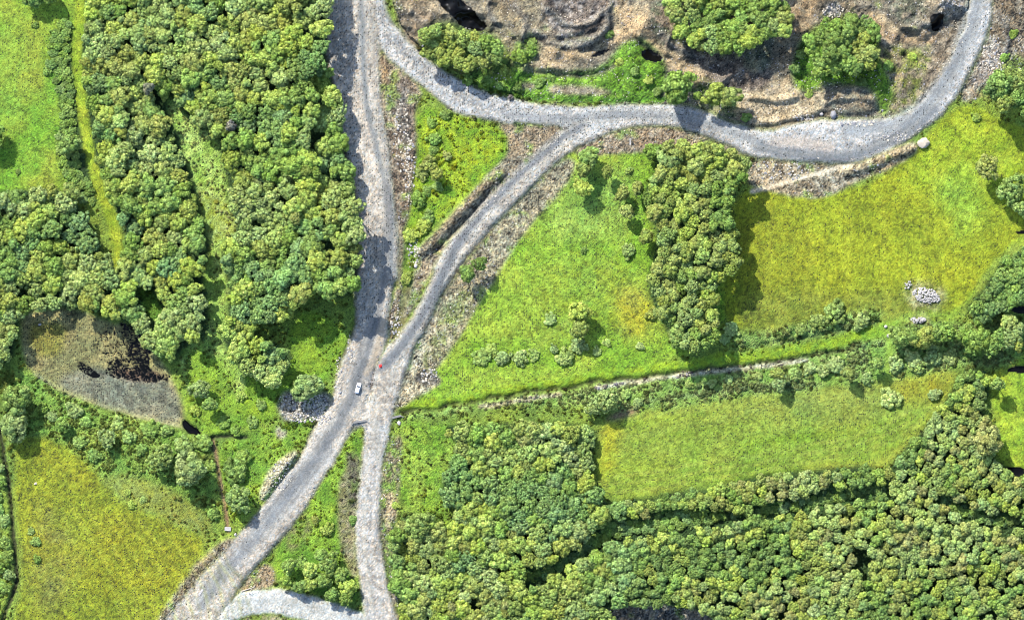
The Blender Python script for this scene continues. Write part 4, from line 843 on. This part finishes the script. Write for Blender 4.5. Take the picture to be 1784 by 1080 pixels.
# ------------------------------------------------------------------ scattered stuff through geometry nodes
def scatter(name, label, cat, meshes, pts, scl, rot, pick, tint):
    me = bpy.data.meshes.new(name); n = len(pts); me.vertices.add(n); me.vertices.foreach_set('co', np.array(pts, np.float32).ravel())
    a = me.attributes.new('size', 'FLOAT_VECTOR', 'POINT'); a.data.foreach_set('vector', np.array(scl, np.float32).ravel())
    a = me.attributes.new('turn', 'FLOAT_VECTOR', 'POINT'); a.data.foreach_set('vector', np.array(rot, np.float32).ravel())
    a = me.attributes.new('pick', 'INT', 'POINT'); a.data.foreach_set('value', np.array(pick, np.int32))
    a = me.attributes.new('tint', 'FLOAT_COLOR', 'POINT'); a.data.foreach_set('color', np.c_[np.array(tint), np.ones(n)].astype(np.float32).ravel())
    o = bpy.data.objects.new(name, me); COL.objects.link(o)
    ng = bpy.data.node_groups.new(name, 'GeometryNodeTree')
    ng.interface.new_socket('Geometry', in_out='INPUT', socket_type='NodeSocketGeometry'); ng.interface.new_socket('Geometry', in_out='OUTPUT', socket_type='NodeSocketGeometry')
    N = ng.nodes; L = ng.links; gi = N.new('NodeGroupInput'); go = N.new('NodeGroupOutput')
    g2i = N.new('GeometryNodeGeometryToInstance')
    for m in reversed(meshes):
        po = bpy.data.objects.new(name+'_source', m); oi = N.new('GeometryNodeObjectInfo'); oi.inputs['Object'].default_value = po; oi.inputs['As Instance'].default_value = True
        L.new(oi.outputs['Geometry'], g2i.inputs[0])
    join = N.new('GeometryNodeJoinGeometry')
    for nd in list(N):
        if nd.bl_idname == 'GeometryNodeObjectInfo': L.new(nd.outputs['Geometry'], join.inputs[0])
    N.remove(g2i)
    iop = N.new('GeometryNodeInstanceOnPoints'); iop.inputs['Pick Instance'].default_value = True
    def na(nm, ty):
        x = N.new('GeometryNodeInputNamedAttribute'); x.data_type = ty; x.inputs['Name'].default_value = nm; return x.outputs['Attribute']
    L.new(gi.outputs[0], iop.inputs['Points']); L.new(join.outputs[0], iop.inputs['Instance'])
    L.new(na('pick', 'INT'), iop.inputs['Instance Index']); L.new(na('size', 'FLOAT_VECTOR'), iop.inputs['Scale'])
    e2r = N.new('FunctionNodeEulerToRotation'); L.new(na('turn', 'FLOAT_VECTOR'), e2r.inputs[0]); L.new(e2r.outputs[0], iop.inputs['Rotation'])
    L.new(iop.outputs[0], go.inputs[0])
    md = o.modifiers.new('scatter', 'NODES'); md.node_group = ng
    tag(o, label, cat, None, 'stuff'); return o
def whole(cm):
    a = len(cm.vertices); V = np.zeros(a*3, np.float32); cm.vertices.foreach_get('co', V); return cm
for kind, ms, nm, lb in ((BT, BIG+FIN+SML, 'wood_canopy', 'remaining tree crowns filling the dense woods'), (YT, FIN+SML, 'young_wood_canopy', 'remaining small crowns crowding the south wood')):
    l = [i for i in rest if i['kind'] == kind]
    if not l: continue
    P, Sc, Ro, Pk, Ti = [], [], [], [], []
    for i in l:
        X, Y = W(i['x'], i['y']); r, rz, up = shape_of(i); z = hgt(i['x'], i['y'])-.08; a_ = random.uniform(0, 6.28); ry = r*random.uniform(.85, 1.12)
        P.append((X, Y, z+up*rz)); Sc.append((r, ry, rz)); Ro.append((0, 0, a_))
        Pk.append(ms.index(proto_of(i))); Ti.append(tint_of(i))
        P.append((X, Y, z)); Sc.append((r, ry, rz*(1.6+up)/1.5)); Ro.append((0, 0, a_)); Pk.append(len(ms)); Ti.append((.1, .1, .1))
    if kind == BT:    # woods carrying on beyond the surveyed ground
        for _ in range(2600):
            X = random.uniform(-420, 420); Y = random.uniform(-330, 330)
            if x0-3 < X < x1+3 and y0-3 < Y < y1+3: continue
            if NF(X/S, Y/S, 70, 555) < .47: continue
            r = random.uniform(2.6, 4.4); h = random.choice(['mid-green', 'olive', 'grey-green', 'yellow-green'])
            P.append((X, Y, -.5)); Sc.append((r, r, r*random.uniform(.8, 1))); Ro.append((0, 0, random.uniform(0, 6.28))); Pk.append(random.randrange(len(BIG))); Ti.append(tint_of(dict(hue=h)))
    scatter(nm, lb, 'trees', ms+[TRK], P, Sc, Ro, Pk, Ti)

# undergrowth tufts
TUFT = [crown_mesh('tuft', 400+k, 6, .42, zc=.28, hz=.42, leaves=14, low=True, lf=.2, spread=.62) for k in range(4)]
P, Sc, Ro, Pk, Ti = [], [], [], [], []
jj, ij = np.nonzero((LUM > .38) & ~water_gap_m & ~road_m & (LAB != L_q) & (LAB != L_ver) & (LAB != L_bank))
prob = np.clip((LUM[jj, ij]-.3)*.28, 0, .2)*np.where(LAB[jj, ij] == L_ff, 1.0, 1)*np.clip((N5[jj, ij]-.36)*6, 0, 1.6)
sel = rng.random(len(jj)) < prob
greenish = CM[jj, ij, 1] > CM[jj, ij, 0]*1.06
sel &= greenish
for j, i in zip(jj[sel], ij[sel]):
    r = random.uniform(.3, .8)*(.7+LUM[j, i]*.6)*(1.7 if random.random() < .06 else 1)
    P.append((GX[j, i]+random.uniform(-.25, .25), GY[j, i]+random.uniform(-.25, .25), HT[j, i]-.1)); Sc.append((r, r*random.uniform(.8, 1.2), r*random.uniform(.6, 1.1)))
    Ro.append((0, 0, random.uniform(0, 6.28))); Pk.append(random.randrange(4)); c = CM[j, i]*random.uniform(.75, 1.15); c = np.clip(c*[1.08, .90, 1.08], .01, .4)
    f = LAB[j, i] == L_ff
    Ti.append([c[0]*1.0, c[1]*1.0, c[2]*1.1] if not f else [.055, .095, .036])
print('TUFTS', len(P), 'INDIV', len(indiv), 'REST', len(rest), {k: sum(1 for i in items if i['kind'] == k) for k in (BT, YT, BU)})
scatter('undergrowth', 'low weeds and brambles covering the rough ground', 'undergrowth', TUFT, P, Sc, Ro, Pk, Ti)

# loose stones
def rock_mesh(name, seed, sub=1, mat=None, amp=.2):
    r = np.random.default_rng(seed); V, F = (IV1, IF1) if sub == 1 else (IV2, IF2)
    V = V*(1+r.normal(0, amp, (len(V), 1)))*r.uniform(.7, 1.1, 3); V = V*[1, 1, .7]
    me = mesh_from(name, V, F, None, False); me.materials.append(mat or M_rock); return me
RK = [rock_mesh('stone', 500+k) for k in range(3)]+[rock_mesh('stone', 510+k, 1, M_stone) for k in range(3)]
P, Sc, Ro, Pk, Ti = [], [], [], [], []
stm = np.isin(LAB, [L_q, L_ver, L_bank]); jj, ij = np.nonzero(stm)
sel = rng.random(len(jj)) < .05*np.clip((N5[jj, ij]-.4)*7, .1, 2)
edge = road_m & (blur(road_m.astype(float), 3) < .93); je, ie = np.nonzero(edge); s2 = rng.random(len(je)) < .06
for j, i in list(zip(jj[sel], ij[sel]))+list(zip(je[s2], ie[s2])):
    r = random.uniform(.12, .38)*(1.6 if random.random() < .06 else 1)
    P.append((GX[j, i]+random.uniform(-.25, .25), GY[j, i]+random.uniform(-.25, .25), HT[j, i]+r*.15)); Sc.append((r, r, r)); Ro.append((random.uniform(-.4, .4), 0, random.uniform(0, 6.28))); Pk.append(random.randrange(6)); Ti.append([.3, .3, .3])
for (ax_, ay_, rx_, ry_, n_) in ((530,708,42,28,260), (1500,215,30,6,40), (490,825,20,30,60), (560,720,18,20,70), (748,655,16,14,60), (690,560,10,30,40), (715,300,12,60,90), (1730,100,18,40,120), (1450,20,20,12,60), (1655,8,20,12,50), (1560,240,30,8,40), (1360,300,40,20,80), (700,240,14,60,90), (720,440,12,30,60), (1400,205,20,5,40), (590,660,6,40,40), (610,610,5,30,30), (690,1020,8,40,50)):
    for _ in range(n_):
        a_ = random.uniform(0, 6.28); q_ = math.sqrt(random.random()); x_ = ax_+math.cos(a_)*q_*rx_; y_ = ay_+math.sin(a_)*q_*ry_; X, Y = W(x_, y_); r = random.uniform(.25, .62)
        P.append((X, Y, hgt(x_, y_)+r*.1)); Sc.append((r, r, r)); Ro.append((random.uniform(-.4, .4), 0, random.uniform(0, 6.28))); Pk.append(random.choice([0, 1, 2, 0, 1, 2, 3, 4])); Ti.append([.3, .3, .3])
scatter('loose_stones', 'scattered stones on the bare earth and along the road edges', 'stones', RK, P, Sc, Ro, Pk, Ti)
print('STONES', len(P))

# ------------------------------------------------------------------ single boulders, rock piles, blocks
def boulder(px, py, rx, ry, rz, label, mat=M_rock, rot=0, seed=1):
    X, Y = W(px, py); o = link('boulder', rock_mesh('boulder', seed, 2, mat, .12)); o.location = (X, Y, hgt(px, py)+rz*.3)
    o.scale = (rx*S, ry*S, rz); o.rotation_euler = (0, 0, R(rot)); tag(o, label, 'boulder', 'boulders lying in the open'); return o
M_tanrock = simple('tan_rock', (.22, .19, .15), noise=.4); M_white = simple('white_stone', (.20, .19, .18), noise=.55, ns=1.2)
boulder(1608, 250, 13, 11, 2.4, 'large tan boulder on the grass beside the curving road', M_tanrock, 10, 11)
boulder(1452, 201, 7, 8, 2.2, 'blue-grey boulder on the inner edge of the curving road', M_stone, 0, 12)
boulder(1431, 199, 3, 2.6, .8, 'small pale boulder left of the blue-grey boulder', M_white, 0, 13)
boulder(1466, 217, 3, 4, .8, 'small grey boulder on the gravel below the blue-grey one', M_stone, 20, 14)
boulder(724, 463, 4.5, 4, 1.0, 'pale grey boulder between the two roads', M_white, 20, 15)
boulder(717, 440, 3.2, 3, .9, 'dark grey boulder between the two roads above the pale one', M_stone, 20, 16)
boulder(689, 566, 3, 3.4, .8, 'small white boulder at the tip of the verge above the junction', M_white, 20, 17)
boulder(713, 277, 3, 2.6, .8, 'white boulder on the dark verge left of the grassy triangle', M_white, 50, 18)
boulder(1543, 569, 3.6, 3, .9, 'white boulder at the east end of the bright grass verge', M_white, 50, 19)
boulder(1547, 585, 2.6, 4, .8, 'upright white boulder in the grass gap of the hedge', M_white, 10, 20)
boulder(69, 565, 2.6, 2.2, .7, 'small white boulder on the pond mud', M_white, 10, 21)
boulder(62, 842, 2.6, 2.2, .6, 'small pinkish boulder alone in the ochre field', M_tanrock, 10, 22)
boulder(1510, 235, 2.5, 2, .5, 'tiny pale boulder on the gravel of the wide curve', M_white, 10, 23)
boulder(410, 931, 3, 2.6, .7, 'grey boulder between white slab and road', M_white, 10, 24)
boulder(695, 737, 3.4, 4, .7, 'white boulder under the eastern culvert wall', M_white, 10, 25)
def pile(px, py, w_, h_, n, label, rot=0, seed=5):
    X, Y = W(px, py); e = empty('rock_pile', (X, Y, hgt(px, py)), R(rot)); r = random.Random(seed); Vs = []; Fs = []; n0 = 0
    for k in range(n):
        a = r.uniform(0, 6.28); q = math.sqrt(r.random()); x = math.cos(a)*q*w_*S; y = math.sin(a)*q*h_*S; s = r.uniform(.28, .62)
        z = (1-q)*.9; V = (IV1*(1+np.random.default_rng(seed*100+k).normal(0, .16, (len(IV1), 1))))*s*np.array([1, r.uniform(.7, 1), .75])
        c, s_ = math.cos(a*3), math.sin(a*3); V = V@np.array([[c, s_, 0], [-s_, c, 0], [0, 0, 1]])+[x, y, z+.1]
        Vs.append(V); Fs.append(IF1+n0); n0 += len(V)
    o = link('stones', mesh_from('stones', np.vstack(Vs), np.vstack(Fs), None, False), e, M_white); o['kind'] = 'stuff'
    tag(e, label, 'rock pile', 'rock piles at the foot of the east field')
pile(1614, 515, 24, 13, 210, 'large pile of white rocks in the east field', -14)
pile(1600, 558, 14, 5, 60, 'small flat pile of white rocks below the large one', 0, 6)
pile(1583, 497, 8, 8, 14, 'loose scatter of pale rocks left of the large pile', 0, 7)

def bm_box(bm, c, s, rz=0, bev=0.0):
    g = bmesh.ops.create_cube(bm, size=1); vs = g['verts']
    bmesh.ops.scale(bm, vec=s, verts=vs)
    if bev:
        r = bmesh.ops.bevel(bm, geom=list({e for v in vs for e in v.link_edges}), offset=bev, segments=2, affect='EDGES'); vs = list({v for f in r['faces'] for v in f.verts} | {v for v in vs if v.is_valid})
    bmesh.ops.rotate(bm, cent=(0, 0, 0), matrix=Matrix.Rotation(rz, 3, 'Z'), verts=vs); bmesh.ops.translate(bm, vec=c, verts=vs)
def bm_obj(name, bm, mat, parent=None, smooth=False):
    me = bpy.data.meshes.new(name); bm.to_mesh(me); bm.free(); me.materials.append(mat)
    if smooth: me.polygons.foreach_set('use_smooth', [True]*len(me.polygons))
    return link(name, me, parent)
M_conc = simple('weathered_concrete', (.085, .085, .083), noise=.3, ns=2); M_wood = simple('grey_timber', (.2, .17, .14), noise=.3)
def headwall(px, py, L_, rot, label):
    X, Y = W(px, py); e = empty('culvert_headwall', (X, Y, hgt(px, py)), R(rot)); bm = bmesh.new()
    bm_box(bm, (0, 0, .1), (L_, .7, 1.0), 0, .06); bm_obj('wall', bm, M_conc, e)
    bm = bmesh.new(); bm_box(bm, (0, 0, .62), (L_+.2, .9, .14), 0, .03); bm_obj('coping', bm, M_conc, e)
    for s in (-1, 1):
        bm = bmesh.new(); bm_box(bm, (s*(L_/2+.5), -.5, 0), (1.4, .4, .9), s*-.7, .04); bm_obj('wing', bm, M_conc, e)
    bm = bmesh.new(); bmesh.ops.create_cone(bm, cap_ends=False, segments=20, radius1=.45, radius2=.45, depth=.5)
    bmesh.ops.rotate(bm, cent=(0, 0, 0), matrix=Matrix.Rotation(R(90), 3, 'X'), verts=bm.verts); bmesh.ops.translate(bm, vec=(0, -.55, -.1), verts=bm.verts); bm_obj('pipe_mouth', bm, M_stone, e)
    tag(e, label, 'culvert', 'culvert headwalls under the straight road')
headwall(627, 734, 5.2, 8, 'grey concrete culvert wall on the west side of the straight road')
headwall(690, 726, 4.2, 14, 'grey concrete culvert wall on the east side at the ditch mouth')
# white slab over the drain
X, Y = W(397, 921); bm = bmesh.new(); bm_box(bm, (0, 0, .25), (2.8, 1.8, .5), 0, .08); o = bm_obj('concrete_slab', bm, M_white); o.location = (X, Y, hgt(397, 921)+.4); o.rotation_euler = (0, 0, R(-4))
tag(o, 'white concrete slab over the end of the brown drain', 'slab')
X, Y = W(350, 1031); bm = bmesh.new(); bm_box(bm, (0, 0, .08), (.9, 3.2, .16), 0, .04); o = bm_obj('kerb_stone', bm, M_white); o.location = (X, Y, hgt(350, 1031)+.02); o.rotation_euler = (0, 0, R(-35))
tag(o, 'long white kerb stone lying on the south-west road', 'kerb stone')
# marker post on the verge
X, Y = W(1098, 243); e = empty('marker_post', (X, Y, hgt(1098, 243))); bm = bmesh.new(); bmesh.ops.create_cone(bm, cap_ends=True, segments=10, radius1=.22, radius2=.18, depth=2.0); bmesh.ops.translate(bm, vec=(0, 0, 1), verts=bm.verts); bm_obj('post', bm, M_white, e)
bm = bmesh.new(); bm_box(bm, (0, -.1, 1.9), (.9, .5, .5), 0, .05); bm_obj('cap', bm, M_white, e)
bm = bmesh.new(); bm_box(bm, (0, -1.2, .15), (.6, 2.6, .3), 0, .05); bm_obj('footing', bm, M_white, e)
tag(e, 'white marker post on the brown verge above the central meadow', 'post')
# fallen logs
def log(px, py, L_, r_, rot, label):
    X, Y = W(px, py); bm = bmesh.new(); bmesh.ops.create_cone(bm, cap_ends=True, segments=10, radius1=r_, radius2=r_*.7, depth=L_)
    bmesh.ops.subdivide_edges(bm, edges=[e for e in bm.edges if abs(e.verts[0].co.z-e.verts[1].co.z) > .5*L_], cuts=5)
    for v in bm.verts: v.co.x += .25*math.sin(v.co.z*.7)+random.uniform(-.02, .02)
    bmesh.ops.rotate(bm, cent=(0, 0, 0), matrix=Matrix.Rotation(R(90), 3, 'Y'), verts=bm.verts)
    o = bm_obj('fallen_log', bm, M_wood, None, True); o.location = (X, Y, hgt(px, py)+r_*.7); o.rotation_euler = (0, 0, R(rot)); tag(o, label, 'log', 'fallen logs')
log(432, 1026, 6, .28, 18, 'dark weathered log at the mouth of the loop road')
log(407, 222, 5.5, .22, 40, 'bleached dead log among crowns of the north-west wood')
# red marker
M_red = simple('red_plastic', (.6, .015, .012), .45, noise=.08, bump=0)
X, Y = W(663, 637.5); e = empty('red_marker', (X, Y, hgt(663, 637.5)+.02), R(20))
bm = bmesh.new(); bm_box(bm, (0, 0, .06), (1.3, 1.3, .12), 0, .05); bm_obj('base', bm, M_red, e)
bm = bmesh.new(); bmesh.ops.create_cone(bm, cap_ends=True, segments=24, radius1=.52, radius2=.1, depth=1.2); bmesh.ops.translate(bm, vec=(0, 0, .72), verts=bm.verts); bm_obj('cone', bm, M_red, e, True)
tag(e, 'bright red marker cone standing at the road junction', 'marker')

# ------------------------------------------------------------------ the white car
M_paint = simple('white_car_paint', (.6, .61, .63), .25, noise=.02, bump=0); M_glass = simple('dark_glass', (.02, .025, .035), .08, noise=.05, bump=0)
M_tyre = simple('tyre_rubber', (.02, .02, .02), .8, noise=.1, bump=0); M_chr = simple('alloy', (.5, .5, .52), .3, .8, noise=.05, bump=0)
M_lamp = simple('headlight_lens', (.7, .72, .75), .1, noise=.05, bump=0); M_rl = simple('red_lamp', (.45, .02, .02), .3, noise=.05, bump=0)
X, Y = W(624, 676); car = empty('parked_car', (X, Y, hgt(624, 676)+.03), R(-16))        # nose points along +Y
tag(car, 'white car standing alone on the grey road west of the red marker', 'car')
L_, Wd = 4.6, 1.9
def loft(name, secs, mat, smooth=True):
    bm = bmesh.new(); rings = []
    for y, pts in secs: rings.append([bm.verts.new((x, y, z)) for x, z in pts])
    n = len(rings[0])
    for a, b in zip(rings[:-1], rings[1:]):
        for i in range(n): bm.faces.new((a[i], a[(i+1) % n], b[(i+1) % n], b[i]))
    bm.faces.new(rings[0]); bm.faces.new(list(reversed(rings[-1]))); bmesh.ops.recalc_face_normals(bm, faces=bm.faces)
    bmesh.ops.bevel(bm, geom=[e for e in bm.edges if e.calc_face_angle(0) > .5], offset=.03, segments=2, affect='EDGES')
    return bm_obj(name, bm, mat, car, False)
def sec(hw, z0, zb, zt): return [(-hw, z0), (hw, z0), (hw*1.02, zb), (hw*.9, zt), (-hw*.9, zt), (-hw*1.02, zb)]
body = loft('body', [(-2.3, sec(.78, .4, .6, .85)), (-2.15, sec(.9, .28, .6, .98)), (-1.2, sec(.94, .25, .65, 1.0)), (.9, sec(.94, .25, .65, .97)), (1.7, sec(.92, .26, .6, .88)), (2.15, sec(.84, .3, .55, .76)), (2.3, sec(.68, .4, .5, .64))], M_paint)
bm = bmesh.new()
def cab(zb, zt, yb0, yb1, yt0, yt1, wb, wt):
    v = [bm.verts.new(c) for c in ((-wb, yb0, zb), (wb, yb0, zb), (wb, yb1, zb), (-wb, yb1, zb), (-wt, yt0, zt), (wt, yt0, zt), (wt, yt1, zt), (-wt, yt1, zt))]
    for f in ((0, 3, 2, 1), (4, 5, 6, 7), (0, 1, 5, 4), (1, 2, 6, 5), (2, 3, 7, 6), (3, 0, 4, 7)): bm.faces.new([v[i] for i in f])
cab(.96, 1.44, -2.0, 1.05, -1.75, .32, .84, .66); bm_obj('glasshouse', bm, M_glass, car)
bm = bmesh.new(); bm_box(bm, (0, -.72, 1.455), (1.36, 2.1, .06), 0, .025); bm_obj('roof', bm, M_paint, car)
for s in (-1, 1):
    for yy in (.3, -.7, -1.75):
        bm = bmesh.new(); v = [(s*.85, yy+.12, .97), (s*.85, yy, .97), (s*.675, yy-.05 if yy < .2 else yy-.02, 1.45), (s*.675, yy+.07 if yy < .2 else yy+.06, 1.45)]
        vv = [bm.verts.new(q) for q in v]+[bm.verts.new((q[0]+s*.02, q[1], q[2])) for q in v]
        for f in ((0, 1, 2, 3), (7, 6, 5, 4), (0, 4, 5, 1), (1, 5, 6, 2), (2, 6, 7, 3), (3, 7, 4, 0)): bm.faces.new([vv[i] for i in f])
        bmesh.ops.recalc_face_normals(bm, faces=bm.faces); bm_obj('pillar', bm, M_paint, car)
    for yy in (1.42, -1.4):
        bm = bmesh.new(); bmesh.ops.create_cone(bm, cap_ends=True, segments=24, radius1=.33, radius2=.33, depth=.22); bmesh.ops.rotate(bm, cent=(0, 0, 0), matrix=Matrix.Rotation(R(90), 3, 'Y'), verts=bm.verts)
        w_ = bm_obj('wheel', bm, M_tyre, car); w_.location = (s*.88, yy, .33)
        bm = bmesh.new(); bmesh.ops.create_cone(bm, cap_ends=True, segments=20, radius1=.2, radius2=.18, depth=.03); bmesh.ops.rotate(bm, cent=(0, 0, 0), matrix=Matrix.Rotation(R(90), 3, 'Y'), verts=bm.verts)
        q = bm_obj('rim', bm, M_chr, w_); q.location = (s*.12, 0, 0)
    bm = bmesh.new(); bm_box(bm, (s*.62, 2.22, .68), (.32, .14, .12), s*-.25, .03); bm_obj('headlight', bm, M_lamp, car)
    bm = bmesh.new(); bm_box(bm, (s*.68, -2.24, .78), (.28, .1, .16), s*.12, .02); bm_obj('tail_light', bm, M_rl, car)
    bm = bmesh.new(); bm_box(bm, (s*1.02, .75, .98), (.2, .14, .13), 0, .03); bm_obj('mirror', bm, M_paint, car)
